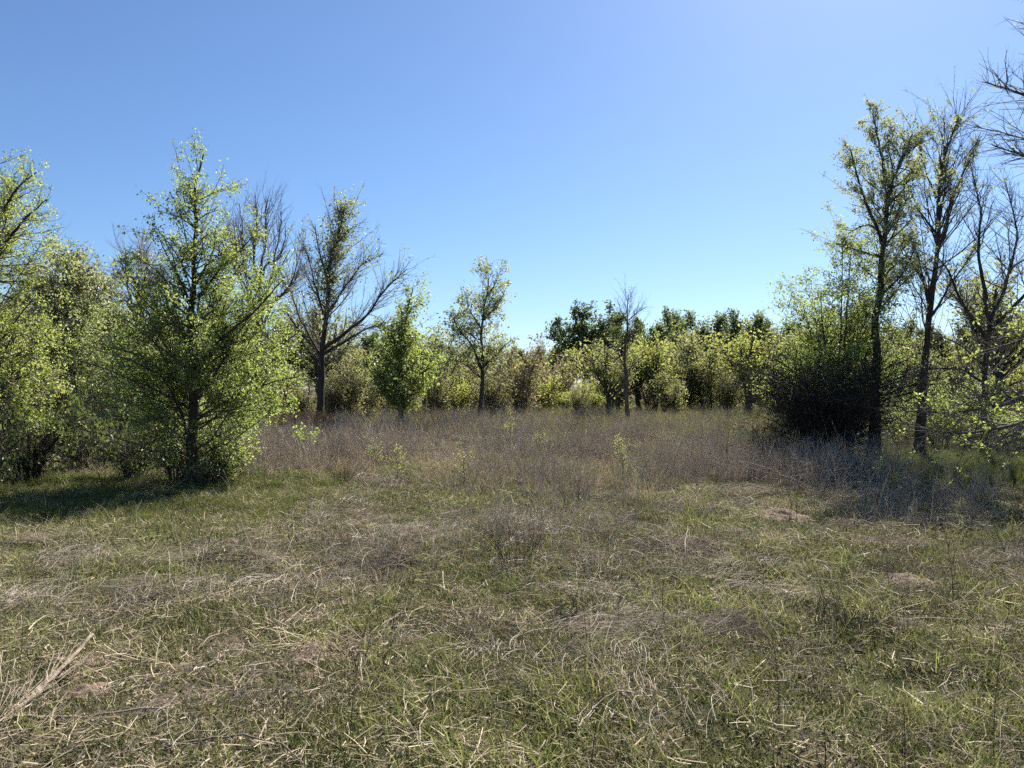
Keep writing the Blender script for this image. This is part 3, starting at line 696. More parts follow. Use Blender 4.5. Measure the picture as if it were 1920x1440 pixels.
# middle-distance shrubs
MID = {'Y': (YG, 'lime-green shrub in the mixed scrub row before the far tree line', 'lime-green shrubs of the middle distance'),
       'T': (TAN, 'tan-tasselled shrub in the mixed scrub row before the far tree line', 'tan-tasselled shrubs'),
       'G': (GRY, 'brown twiggy shrub in the mixed scrub row before the far tree line', 'brown twiggy shrubs'),
       'S': (SM1, 'small open olive-leaved tree in the mixed', 'small open trees of the scrub'), 'L': (SM2, 'small yellow-green open tree in the mixed', 'small open trees of the scrub'),
       'N': (GRN, 'mid-green leafy shrub in the mixed scrub row before the far tree line', 'mid-green shrubs')}
for k, px, d, s in [('Y', 1100, 42, .85), ('Y', 1060, 47, .9), ('T', 1045, 52, .95), ('G', 1085, 36, .62), ('S', 1140, 36, .6), ('Y', 1150, 46, 1.0), ('L', 1200, 45, .95), ('T', 1215, 52, 1.05), ('S', 1240, 47, 1.05),
                    ('N', 1262, 40, .85), ('G', 1285, 44, 1.0), ('T', 1300, 50, 1.1), ('N', 1325, 44, .95), ('S', 1350, 48, 1.0), ('G', 1365, 42, .95), ('T', 1390, 49, 1.1), ('L', 1400, 38, .85), ('Y', 1430, 46, 1.0), ('S', 1455, 42, 1.0), ('G', 1480, 40, 1.0), ('N', 1520, 38, 1.1),
                    ('N', 1620, 40, 1.1), ('S', 1680, 44, 1.0), ('N', 1700, 36, 1.0), ('G', 1740, 34, 1.0), ('N', 1790, 40, 1.1), ('G', 1830, 36, 1.0), ('S', 1870, 38, 1.1), ('Y', 1900, 42, 1.1), ('L', 1960, 40, 1.1), ('G', 2010, 36, 1.0),
                    ('S', 865, 44, .95), ('Y', 850, 38, .7), ('T', 880, 46, .9), ('Y', 930, 40, .85), ('G', 925, 34, .7), ('S', 795, 42, .95), ('G', 815, 36, .8), ('L', 740, 46, .9), ('N', 650, 42, .95), ('G', 690, 35, .85), ('S', 600, 40, 1.0), ('G', 570, 33, .95), ('G', 625, 32, .7), ('N', 540, 36, .95),
                    ('N', 500, 32, .95), ('G', 455, 29, .85), ('S', 420, 30, .95), ('N', 330, 31, 1.0), ('G', 270, 28, .95), ('N', 200, 30, 1.0), ('S', 130, 28, 1.0), ('N', 60, 27, 1.0), ('G', 20, 25, .9), ('L', -20, 26, 1.0), ('S', -90, 28, 1.0), ('Y', 1010, 56, .9), ('T', 950, 54, .95), ('Y', 905, 58, .9), ('G', 1120, 55, 1.0)]:
    pr_, lab, gr = MID[k]
    kindname = lab.split(' in the ')[0]; lab = place_label(kindname, px, d)
    put(pr_, px, d, s * (R.uniform(.7, 1.55) if k in 'SL' else R.uniform(.6, 1.35)), lab, gr)

# ------------------------------------------------------------------ ground cover (stuff): instanced tufts
rng = np.random.default_rng(77)
PROTO = {}
def proto_set(key, meshes):
    c = bpy.data.collections.new('cover_' + key)
    for k, me in enumerate(meshes):
        c.objects.link(bpy.data.objects.new('%s_piece_%02d' % (key, k), me))
    PROTO[key] = c

def blades(rg, n, spread, lo, hi, width, lean, curl, segs=3, flat=False):
    """flat ribbons -> verts, quads, face rnd"""
    a = rg.uniform(0, 2 * np.pi, n); r = spread * np.sqrt(rg.random(n))
    p = np.stack([r * np.cos(a), r * np.sin(a), np.zeros(n)], 1)
    th = rg.uniform(0, 2 * np.pi, n); L = rg.uniform(lo, hi, n)
    ln = np.abs(rg.normal(lean, lean * .5, n)) if not flat else rg.normal(1.5, .12, n)
    d = np.stack([np.sin(ln) * np.cos(th), np.sin(ln) * np.sin(th), np.cos(ln)], 1)
    if flat: p[:, 2] = rg.uniform(.003, .05, n)
    side = norm(np.cross(d, rg.normal(size=(n, 3)) * .5 + np.array([0, 0, 1.])))
    V = []; cur = p
    bend = np.stack([np.cos(th), np.sin(th), np.full(n, -.6)], 1)
    if flat: bend = rg.normal(size=(n, 3)) * np.array([1, 1, .15])
    for k in range(segs + 1):
        w = width * (1 - .85 * k / segs) if not flat else width * np.ones(1)
        V.append(cur - side * w * .5); V.append(cur + side * w * .5)
        cur = cur + d * (L / segs)[:, None]; d = norm(d + bend * curl)
        if flat: cur[:, 2] = np.maximum(cur[:, 2], .003)
    V = np.stack(V, 1); m = 2 * (segs + 1)
    b = np.arange(n)[:, None] * m + np.arange(segs)[None] * 2
    Q = np.stack([b, b + 1, b + 3, b + 2], -1).reshape(-1, 4)
    return V.reshape(-1, 3), [Q], np.repeat(rg.random(n), segs)

def stalks(rg, n, spread, lo, hi, r, lean, curl, P=7, side=0, sublen=.15, flat=False, S=3):
    a = rg.uniform(0, 2 * np.pi, n); q = spread * np.sqrt(rg.random(n))
    p = np.stack([q * np.cos(a), q * np.sin(a), np.full(n, -.01)], 1)
    th = a + rg.normal(0, .9, n); ln = np.abs(rg.normal(lean, .25 * lean + .05, n)); L = rg.uniform(lo, hi, n)
    d = np.stack([np.sin(ln) * np.cos(th), np.sin(ln) * np.sin(th), np.cos(ln)], 1)
    if flat: d[:, 2] = rg.normal(.15, .15, n); p[:, 2] = rg.uniform(.005, .05, n); d = norm(d)
    cv = rg.normal(size=(n, 3)) * curl; cv[:, 2] = -np.abs(cv[:, 2]) * .8
    out = np.empty((n, P, 3)); out[:, 0] = p
    for k in range(1, P):
        out[:, k] = out[:, k - 1] + d * (L / (P - 1))[:, None]
        d = norm(d + cv + rg.normal(size=(n, 3)) * curl * .5)
        if flat or lean > .8: out[:, k, 2] = np.maximum(out[:, k, 2], .008)
    rad = r * rg.uniform(.7, 1.3, n)[:, None] * np.linspace(1, .35, P)[None]
    lv = [(out, rad, S)]
    if side:
        c = sprout(rg, (out, rad), side, .35, 1, .6, .25, sublen, up=.05, wob=.15, P=4, ratio=.7)
        lv.append((c[0], c[1], 3))
    V, Q = tubes(lv)
    rn = np.concatenate([np.repeat(rg.random(x[0].shape[0]), (x[0].shape[1] - 1) * x[2]) for x in lv])
    return V, Q, rn

def mat_gen(r):          # combed-over heap of dead stalks lying one way
    n = 110; P = 6; a = r.uniform(0, 6.28, n); q = .38 * np.sqrt(r.random(n)); th0 = r.uniform(0, 6.28)
    p = np.stack([q * np.cos(a), q * np.sin(a), .01 + r.random(n) * .14 * (1 - q / .4)], 1)
    th = th0 + r.normal(0, .55, n); d = np.stack([np.cos(th), np.sin(th), r.normal(.25, .2, n)], 1); L = r.uniform(.12, .45, n)
    cv = r.normal(size=(n, 3)) * .16; cv[:, 2] = -np.abs(cv[:, 2]) - .08; out = np.empty((n, P, 3)); d = norm(d)
    for k in range(P):
        out[:, k] = p; p = p + d * (L / (P - 1))[:, None]; d = norm(d + cv); p[:, 2] = np.maximum(p[:, 2], .006)
    V, Q = tubes([(out, .0020 * r.uniform(.5, 1.6, n)[:, None] * np.linspace(1, .5, P)[None], 3)])
    return V, Q, np.repeat(r.random(n), (P - 1) * 3)
def mk(key, mat, gen, k=6):
    ms = []
    for i in range(k):
        V, Q, rn = gen(np.random.default_rng(1000 + 31 * i + len(key)))
        ms.append(mesh_from(key, V, Q, M[mat], False, rn))
    proto_set(key, ms)
mk('tuft', 'grass', lambda r: blades(r, 70, .13, .03, .10, .0045, .55, .22))
mk('lush', 'lush', lambda r: blades(r, 70, .15, .08, .22, .006, .4, .18))
mk('far', 'thatch_green', lambda r: blades(r, 60, .2, .1, .3, .008, .4, .18))
mk('upstraw', 'thatch', lambda r: blades(r, 34, .12, .06, .22, .0035, .9, .2))
mk('curl', 'pale', lambda r: stalks(r, 14, .22, .12, .45, .0017, 1.2, .22, 9, 0, flat=True), 10)
mk('bent', 'pale', lambda r: stalks(r, 14, .10, .25, .6, .0021, .75, .22, 9, 6, .1), 8)
mk('mat', 'pale', lambda r: mat_gen(r), 8)
mk('darkmat', 'darklitter', lambda r: mat_gen(r), 5)
mk('weed', 'weed', lambda r: stalks(r, 16, .25, .22, .6, .0036, .28, .09, 5, 34, .15), 8)
mk('palegrass', 'thatch', lambda r: blades(r, 40, .16, .2, .5, .005, .4, .2, 4), 6)
mk('rust', 'rust', lambda r: stalks(r, 16, .22, .3, .6, .004, .3, .08, 5, 50, .16), 4)
def rosette(r):
    V, Q, rn = blades(r, 26, .12, .02, .05, .016, 1.1, .1, 2); return V, Q, rn
mk('rosette', 'lush', rosette)
mk('turf', 'turf', lambda r: blades(r, 200, .24, .012, .06, .0055, .8, .25, 1), 8)

def scatter(name, key, x, y, scale, tilt=.12, zoff=0., label=None, zf=1.):
    n = len(x); me = bpy.data.meshes.new(name + '_points')
    v = np.stack([x, y, H(x, y) + zoff], 1).astype(np.float32)
    me.vertices.add(n); me.vertices.foreach_set('co', v.ravel())
    rot = np.stack([rng.normal(0, tilt, n), rng.normal(0, tilt, n), rng.uniform(0, 6.283, n)], 1).astype(np.float32)
    a = me.attributes.new('rot', 'FLOAT_VECTOR', 'POINT'); a.data.foreach_set('vector', rot.ravel())
    sc3 = np.asarray(scale)[:, None] * np.array([1, 1, zf])
    a = me.attributes.new('scl', 'FLOAT_VECTOR', 'POINT'); a.data.foreach_set('vector', sc3.astype(np.float32).ravel())
    a = me.attributes.new('pid', 'INT', 'POINT'); a.data.foreach_set('value', rng.integers(0, 1000, n).astype(np.int32))
    o = link(name, me); tag(o, label, kind='stuff')
    ng = bpy.data.node_groups.new('scatter_' + name, 'GeometryNodeTree')
    ng.interface.new_socket('Geometry', in_out='INPUT', socket_type='NodeSocketGeometry')
    ng.interface.new_socket('Geometry', in_out='OUTPUT', socket_type='NodeSocketGeometry')
    N = ng.nodes; Lk = ng.links
    gi = N.new('NodeGroupInput'); go = N.new('NodeGroupOutput')
    ip = N.new('GeometryNodeInstanceOnPoints'); ci = N.new('GeometryNodeCollectionInfo')
    ci.inputs['Collection'].default_value = PROTO[key]; ci.inputs['Separate Children'].default_value = True; ci.inputs['Reset Children'].default_value = True
    def na(nm, t):
        q = N.new('GeometryNodeInputNamedAttribute'); q.data_type = t; q.inputs['Name'].default_value = nm; return q.outputs['Attribute']
    er = N.new('FunctionNodeEulerToRotation'); Lk.new(na('rot', 'FLOAT_VECTOR'), er.inputs[0])
    Lk.new(gi.outputs[0], ip.inputs['Points']); Lk.new(ci.outputs[0], ip.inputs['Instance'])
    ip.inputs['Pick Instance'].default_value = True
    Lk.new(na('pid', 'INT'), ip.inputs['Instance Index']); Lk.new(er.outputs[0], ip.inputs['Rotation']); Lk.new(na('scl', 'FLOAT_VECTOR'), ip.inputs['Scale'])
    Lk.new(ip.outputs[0], go.inputs[0])
    md = o.modifiers.new('scatter', 'NODES'); md.node_group = ng
    return o

def area(n, y0, y1, w=.86, pw=1.0):
    """points over the view wedge (with margin), density falling with distance when pw > 1"""
    u = rng.random(n); y = y0 + (y1 - y0) * u ** pw
    x = rng.uniform(-1, 1, n) * (w * y + 1.5)
    return x, y
def shady(x, y): return ((x < -2.6) & (y > 7.5) & (y < 13.0)) | ((x > 6.6) & (y > 11.5) & (y < 18) & (x > .38 * y))
def keep(x, y, p, open_only=False):
    k = rng.random(len(x)) < p
    if open_only: k &= ~(shady(x, y) & (rng.random(len(x)) < .88))
    return x[k], y[k]


# near ground: every blade laid on the ground in one mesh; farther off: instanced tufts
def near_blades(name, mat, n, y0, y1, prob, lo, hi, width, lean, curl, flat, label, segs=2):
    x, y = area(n, y0, y1, pw=1.5); x, y = keep(x, y, prob(x, y)); n = len(x)
    p = np.stack([x, y, H(x, y) - .004], 1)
    th = rng.uniform(0, 2 * np.pi, n); L = rng.uniform(lo, hi, n) * (.85 + .03 * y) * (.25 + 1.5 * sstep(.25, .75, fbm(x / .3, y / .3, 77, 2)))
    ln = np.abs(rng.normal(lean, .35, n)) if not flat else rng.normal(1.45, .16, n)
    if flat: p[:, 2] += rng.uniform(.004, .045, n)
    d = np.stack([np.sin(ln) * np.cos(th), np.sin(ln) * np.sin(th), np.cos(ln)], 1)
    side = norm(np.cross(d, rng.normal(size=(n, 3)) * .6 + np.array([0, 0, 1.])))
    bend = rng.normal(size=(n, 3)) * np.array([1, 1, .15]) if flat else np.stack([np.cos(th), np.sin(th), np.full(n, -.6)], 1)
    w = (width * (.75 + .06 * y) * rng.uniform(.6, 1.4, n))[:, None]; V = []; cur = p
    for k in range(segs + 1):
        ww = w * (1 - (.25 if flat else .8) * k / segs)
        V += [cur - side * ww * .5, cur + side * ww * .5]
        cur = cur + d * (L / segs)[:, None]; d = norm(d + bend * curl)
    V = np.stack(V, 1); m = 2 * (segs + 1)
    b = np.arange(n)[:, None] * m + np.arange(segs)[None] * 2
    Q = np.stack([b, b + 1, b + 3, b + 2], -1).reshape(-1, 4)
    rn = np.clip(.65 * rng.random(n) + .45 * fbm(x / .8, y / .8, 19, 3), 0, 1)
    tag(link(name, mesh_from(name, V.reshape(-1, 3), [Q], M[mat], False, np.repeat(rn, segs))), label, kind='stuff')
fade = lambda y: sstep(14.5, 10, y)
tuftp = lambda x, y: .2 + .8 * sstep(.38, .6, fbm(x / .22, y / .22, 23, 2))
bare = lambda x, y: 1 - .93 * soil_mask(x, y)
near_blades('grass', 'grass_near', 138000, 1.7, 14.5, lambda x, y: (1 - .68 * dry_mask(x, y)) * bare(x, y) * tuftp(x, y) * fade(y), .035, .14, .0066, .6, .3, False, 'short olive-green spring grass near at hand')
near_blades('thatch', 'thatch_near', 84000, 1.7, 14.5, lambda x, y: (.35 + .65 * dry_mask(x, y)) * (1 - .5 * soil_mask(x, y)) * fade(y), .035, .17, .0046, 1.4, .35, True, 'flattened dead grass littering the ground near at hand')
near_blades('dead_grass', 'thatch_near', 36000, 1.7, 14.5, lambda x, y: (.3 + .7 * dry_mask(x + 3, y)) * bare(x, y) * fade(y), .05, .18, .0046, .9, .4, False, 'short upright dead grass near at hand')
x, y = area(5200, 1.5, 15, pw=1.25); x, y = keep(x, y, 1 - .85 * soil_mask(x, y)); scatter('turf', 'turf', x, y, (.85 + .03 * y) * rng.uniform(.8, 1.25, len(x)), .06, label='close-cropped mixed green and dead turf')
x, y = area(17000, 9.5, 38, pw=1.1); x, y = keep(x, y, (1 - .6 * dry_mask(x, y)) * sstep(9.5, 14, y)); scatter('field_grass', 'tuft', x, y, (1.1 + .03 * y) * rng.uniform(.7, 1.35, len(x)), zf=.62, label='short green grass across the field')
x, y = area(11000, 9.5, 34, pw=1.1); x, y = keep(x, y, (.35 + .65 * dry_mask(x, y)) * sstep(9.5, 14, y)); scatter('field_thatch', 'upstraw', x, y, (1.1 + .03 * y) * rng.uniform(.7, 1.3, len(x)), .2, zf=.5, label='dead grass across the field')
x, y = area(8000, 24, 75, .8); x, y = keep(x, y, .2 + .5 * fbm(x / 6, y / 6, 9, 2)); scatter('far_grass', 'far', x, y, (1.2 + .03 * y) * rng.uniform(.7, 1.3, len(x)), label='taller grass under the far scrub')
x, y = area(5000, 1.8, 13, pw=1.2); x, y = keep(x, y, (1 - soil_mask(x, y)) * sstep(.4, .65, fbm(x / .9, y / .9, 91, 3))); scatter('clover', 'rosette', x, y, rng.uniform(.5, 1.1, len(x)), .2, label='low leafy green weeds among the grass')
# pale curled stalks
x, y = area(3400, 2.0, 24, pw=1.15); x, y = keep(x, y, .12 + .88 * sstep(.45, .68, fbm(x / 1.6, y / 1.6, 33, 3)), True); scatter('stalk_litter', 'curl', x, y, rng.uniform(.6, 1.2, len(x)) * (.7 + .05 * y), .1, .01, label='pale curled dead stalks lying on the grass')
x, y = area(5200, 5.0, 36, pw=1.0); x, y = keep(x, y, sstep(.48, .70, fbm(x / 2.0, y / 2.0, 35, 3)) + .05, True); scatter('bent_stalks', 'bent', x, y, rng.uniform(.5, 1.5, len(x)) * (.8 + .012 * y), .2, label='bleached bent weed stalks')
x, y = area(1300, 2.6, 24, pw=1.0); x, y = keep(x, y, .05 + .95 * sstep(.50, .62, fbm(x / 1.4, y / 1.4, 95, 3)), True); scatter('straw_mats', 'mat', x, y, rng.uniform(.5, 1.1, len(x)) * (.75 + .03 * y), .1, label='combed-over mats of dead stalks on the meadow')
x, y = area(620, 2.6, 22, pw=1.0); x, y = keep(x, y, sstep(.52, .64, fbm(x / 1.1, y / 1.1, 97, 3)), True); scatter('dark_litter', 'darkmat', x, y, rng.uniform(.4, .9, len(x)) * (.75 + .03 * y), .1, label='dark tangled dead stalks lying low in the meadow')
# dead weeds thick in the middle distance
def weedp(x, y):
    d = sstep(6.5, 19, y + 2.2 * (fbm(x / 2.6, y / 2.6, 51, 3) - .5) * 10) * sstep(46, 30, y)
    return d * (.05 + .95 * sstep(.475, .57, fbm(x / 1.7, y / 1.9, 55, 4)))
x, y = area(15500, 6, 46, .8, .95); x, y = keep(x, y, weedp(x, y), True); scatter('dead_weeds', 'weed', x, y, rng.uniform(.35, 1.5, len(x)) * (.4 + 1.2 * fbm(x / 1.9, y / 1.9, 55, 4)) * (.7 + .3 * sstep(8, 15, y)), .12, label='grey-brown knee-high dead weeds massed across the field')
x, y = area(5200, 10, 46, .8); x, y = keep(x, y, weedp(x + 7, y) * .8, True); scatter('pale_grass', 'palegrass', x, y, rng.uniform(.6, 1.2, len(x)), .15, label='pale tufts of tall dead grass among the weeds')
bx = np.concatenate([rng.uniform(-7.6, -2.6, 420), rng.normal(5.4, .9, 60)]); by = np.concatenate([rng.uniform(14.5, 21, 420), rng.normal(13.8, .6, 60)])
kk = rng.random(len(bx)) < .15 + .85 * sstep(.42, .58, fbm(bx / 1.3, by / 1.3, 57, 3)); bx = bx[kk]; by = by[kk]
scatter('weed_bank', 'weed', bx, by, rng.uniform(.8, 1.6, len(bx)), .15, label='grey dead weed bank right of the conical elm and before the thicket')
scatter('bent_weed_bank', 'bent', bx + rng.normal(0, .25, len(bx)), by + rng.normal(0, .25, len(bx)), rng.uniform(.7, 1.5, len(bx)), .2, label='bleached bent stalks woven through the grey weed bank')
# rusty weeds by the tall dark-trunked tree, lush grass below the right trees and beside the elm
x = rng.normal(-7.4, .55, 90); y = rng.normal(26.5, .8, 90); scatter('rust_weeds', 'rust', x, y, rng.uniform(.8, 1.5, 90), label='rust-red dead weeds around the foot of the tall dark-trunked tree')
x = np.concatenate([rng.uniform(7.0, 14, 1500), rng.uniform(-10, -2.8, 1100), rng.uniform(6.5, 20, 1300)]); y = np.concatenate([rng.uniform(12.5, 17.5, 1500), rng.uniform(9.0, 13.5, 1100), rng.uniform(17, 27, 1300)])
scatter('lush_grass', 'lush', x, y, np.concatenate([rng.uniform(.8, 1.6, 1500), rng.uniform(.4, .9, 1100), rng.uniform(.8, 1.5, 1300)]), label='lush green grass in the shade of the trees')

# ------------------------------------------------------------------ single things lying or standing in the meadow
def ground_z(x, y): return np.asarray(H(x, y))
def sapling(px, py, top, seed, label, nleaf=260, mat='leaf_lime', wid=.28):
    x, y = gpx(px, py); h = (py - top) / F * y; z = gz(x, y); rg = np.random.default_rng(seed)
    make_tree('sapling', label, (x, y), [([(x, y, z - .03), (x + rg.normal() * .02, y, z + h * .5), (x + rg.normal() * .05, y, z + h)], .007 + .003 * h, .002)],
        [dict(n=16, t0=.3, t1=1, ang=.7, asd=.2, length=wid * .8, up=.12, wob=.12, P=6, ratio=.6, cap=.004, S=3),
         dict(n=50, t0=.2, t1=1, ang=.7, asd=.3, length=wid * .3, up=.05, wob=.15, P=3, ratio=.6, cap=.002, S=3)],
        [dict(n=int(nleaf * 1.2), size=.026, spread=.035)], seed=seed, leafmat='leaf_olive', cat='sapling', group='young saplings in the meadow', S0=5, crown='foliage', twig='twig')
sapling(705, 885, 828, 301, 'leafy green sapling in front of the grey weed bank', 380, 'leaf_grey')
sapling(746, 915, 852, 302, 'slender yellow-green sapling between two weed banks')
sapling(872, 915, 856, 303, 'thin sapling with a tuft of lime leaves at its top', 160)
sapling(1168, 895, 826, 304, 'bushy lime-leaved sapling below the leafless slim tree', 420)
sapling(1664, 948, 866, 305, 'sapling with arching leafy shoots in front of the dark thicket', 330, 'leaf_grey', .35)
sapling(958, 850, 772, 306, 'tall narrow lime sapling beside the slender tree', 380)
sapling(448, 912, 866, 307, 'low pale-leaved sapling near the conical elm trunk', 260, 'leaf_grey', .35)
sapling(1010, 862, 806, 308, 'small olive sapling among dead weeds', 160, 'leaf_grey')
sapling(1365, 880, 800, 309, 'dark spindly sapling beside the thicket brush', 120, 'leaf_grey')

def single(name, label, cat, x, y, V, Q, rn, mat, group=None, rz=0):
    o = link(name, mesh_from(name, V, Q, M[mat], True, rn), None, (x, y, gz(x, y)), rz)
    return tag(o, label, cat, group)

M['pale1'] = straw_mat('stalk_pale_single', (.26, .21, .155), (.58, .50, .40), .3, False)
M['weed1'] = straw_mat('weed_dark_single', (.045, .034, .028), (.13, .095, .075), .05, False)
M['wood1'] = straw_mat('stick_grey', (.15, .12, .10), (.34, .285, .23), .0, False)
# arching clumps of bleached stalks
clumps = [(1150, 1040, 210, 60), (1245, 1170, 180, 46), (610, 1000, 120, 34), (145, 1180, 130, 30), (690, 1200, 120, 22), (1440, 905, 150, 46), (1530, 915, 170, 56), (1610, 905, 140, 40), (1865, 1185, 120, 34), (1815, 1290, 130, 30),
          (1440, 1295, 90, 20), (1150, 1395, 150, 34), (560, 1075, 120, 32), (430, 1090, 90, 18), (985, 1065, 130, 26), (1330, 945, 130, 36), (1120, 955, 110, 24), (700, 905, 110, 36), (860, 870, 120, 40), (1720, 965, 140, 34), (260, 1120, 90, 16), (1010, 1180, 120, 22), (380, 1400, 120, 16), (1700, 1330, 120, 22), (1290, 1040, 110, 22)]
CL = ['broad mat of arching bleached stalks in mid-meadow', 'high curled heap of bleached stalks just before the broad mat', 'pale spiky stalk clump on green turf facing the slim straight elm', 'long combed-over straw clump near the shaded turf strip',
      'loose bleached stalk clump beside the thin dark stems', 'bleached stalks bending at the brush edge of the dark thicket', 'tallest tangle of bent bleached stalks at the foot of the dark thicket', 'bleached stalks leaning against the tallest tree foot',
      'looped bleached stalk clump in the dappled shade', 'bleached stalk clump fanning out below the looped one', 'small fan of white stalks near the straight broken stick', 'flat spread of bleached stalks over brown thatch', 'bleached clump draped over a brown scrape of soil',
      'small bundle of pale stalks near the pink soil heaps', 'bleached clump round the foot of the dark weed clump', 'bleached clump between the reddish soil mound and dead weeds', 'wispy bleached clump below the lime-leaved bushy sapling', 'bleached clump before the leafy sapling at the grey weed bank',
      'bleached clump at the front of the dead weed field', 'low bleached clump beyond the dark shaded mound', 'short pale stalks beside the combed-over straw clump', 'bleached clump tangled with the hooked branch', 'few long pale stalks beyond the bowed grey branch', 'bleached clump under the tall single stems', 'bleached clump beside the broad mat']
for k, (px, py, w, n) in enumerate(clumps):
    x, y = gpx(px, py); wm = w / F * y; rg = np.random.default_rng(400 + k)
    V, Q, rn = stalks(rg, n, wm * .28, wm * .35, wm * .85, .0023, 1.05 if py > 950 else .75, .17, 10, n // 2, wm * .2, S=4)
    single('dry_stalk_clump', CL[k], 'dead plant', x, y, V, Q, rn, 'pale1', 'bleached stalk clumps')
# dark upright weed clumps
DW = ['densest dark weed clump standing amid the broad straw mats', 'bushy dark weed clump below the leafy sapling at the weed bank', 'few dark thin stems beside the crooked bleached branch', 'dark stem clump near the short dark broken stick', 'dark stems by the half-shaded soil mound', 'tall dark weed clump at the edge of the dappled shade',
      'few dark stems among short grass above the hooked branch', 'dark weed clump below the bushy lime-leaved sapling', 'sparse dark stems beside the broad low soil mound', 'dark stems before the bleached stalks at the thicket', 'dark stems growing round the reddish soil mound', 'thin dark weed clump below the lime-tufted sapling']
for k, (px, py, top, n) in enumerate([(968, 1055, 905, 26), (640, 905, 850, 40), (1070, 1150, 1040, 8), (1560, 1165, 1030, 12), (1700, 1180, 1030, 7), (1895, 1040, 930, 14), (735, 1170, 1060, 7), (1080, 950, 870, 16), (690, 1260, 1120, 6), (1590, 985, 905, 10), (1480, 975, 910, 8), (895, 950, 880, 9)]):
    x, y = gpx(px, py); h = (py - top) / F * y; rg = np.random.default_rng(450 + k)
    V, Q, rn = stalks(rg, int(n * 1.3), h * .24, h * .4, h * 1.05, .0024, .28, .07, 7, n * 6, h * .22, S=3)
    single('weed_clump', DW[k], 'dead plant', x, y, V, Q, rn, 'weed1', 'dark upright weed clumps')
# single tall stems
for k, (px, py, top) in enumerate([(388, 1425, 1230), (652, 1400, 1150), (1098, 1205, 1075), (1462, 1330, 1180), (1860, 1400, 1100), (1690, 1400, 1290), (1160, 1180, 1070), (1250, 1165, 1060), (40, 1245, 1120), (745, 1200, 1110), (1640, 1190, 1090), (1540, 1430, 1290), (1104, 1440, 1330), (640, 1130, 1040), (180, 1060, 985), (1330, 1110, 1020), (865, 1010, 900), (770, 960, 880), (1430, 1120, 1030), (1785, 1100, 960)]):
    x, y = gpx(px, py); h = (py - top) / F * y; rg = np.random.default_rng(500 + k)
    V, Q, rn = stalks(rg, 1, .01, h, h * 1.02, .003, .08, .035, 9, 5, h * .16, S=5)
    single('dead_weed', 'single thin dark leafless stem rising from the short grass', 'dead plant', x, y, V, Q, rn, 'weed1', 'single dark weed stems')
# fallen sticks
def stick(pix, r0, r1, mat, label, seed, sub=3, lift=.015):
    rg = np.random.default_rng(seed); p = np.array([gpx(*q) for q in pix])
    z = H(p[:, 0], p[:, 1]) + lift; b = np.array([p[0, 0], p[0, 1], gz(*p[0])])
    q = resample(np.column_stack([p, z]), 18); q[:, 2] = H(q[:, 0], q[:, 1]) + lift + np.abs(np.cumsum(rg.normal(size=18) * .006)) ; q = q - b
    q[1:-1, :2] += rg.normal(size=(16, 2)) * r0 * .5
    rad = np.linspace(r0, r1, 18) * rg.uniform(.85, 1.15, 18)
    lv = [(q[None], rad[None], 7)]
    if sub:
        c = sprout(rg, (q[None], rad[None]), sub, .3, .95, .6, .2, .22, up=.02, wob=.15, P=6, ratio=.6); lv.append((c[0], c[1], 4))
    V, Q = tubes(lv)
    rn = np.concatenate([np.repeat(rg.random(a[0].shape[0]), (a[0].shape[1] - 1) * a[2]) for a in lv])
    o = link('fallen_branch', mesh_from('fallen_branch', V, Q, M[mat], True, rn), None, tuple(b)); tag(o, label, 'branch', 'fallen branches')
stick([(-20, 1360), (120, 1352), (220, 1348), (318, 1340)], .008, .004, 'wood1', 'long straight grey stick lying beside the split pale log', 601, 2)
stick([(798, 1245), (808, 1215), (835, 1203), (905, 1198), (1000, 1182), (1090, 1160)], .006, .003, 'pale1', 'crooked bleached branch with a hooked end lying on the grass', 602, 3)
stick([(1512, 1186), (1560, 1194), (1622, 1204)], .010, .006, 'weed1', 'short dark brown broken stick lying in the grass', 603, 0)
stick([(1690, 1216), (1750, 1230), (1826, 1246)], .010, .005, 'wood1', 'straight brown-grey broken stick with snapped end in the grass', 604, 1)
stick([(1030, 985), (1000, 995), (950, 1008)], .007, .004, 'pale1', 'pale straight stick propped beside the dark weed clump', 605, 1, .05)
stick([(300, 1415), (450, 1395), (520, 1405), (570, 1440)], .006, .003, 'wood1', 'bowed grey branch lying across leaf litter near the grey stick', 606, 4)
stick([(900, 1345), (830, 1370), (770, 1395)], .005, .002, 'pale1', 'thin bleached branch splitting into a fan of twigs', 607, 5)
stick([(1345, 920), (1390, 950), (1430, 965)], .008, .004, 'pale1', 'bleached bent branch near the reddish soil mound', 608, 3, .06)
stick([(1085, 1375), (1120, 1330), (1165, 1315), (1195, 1325)], .005, .003, 'wood1', 'arched thin branch curving up out of the thatch', 609, 2, .06)
stick([(370, 1230), (410, 1205), (450, 1185)], .006, .003, 'pale1', 'forked bleached branch pointing away over green turf', 610, 4)

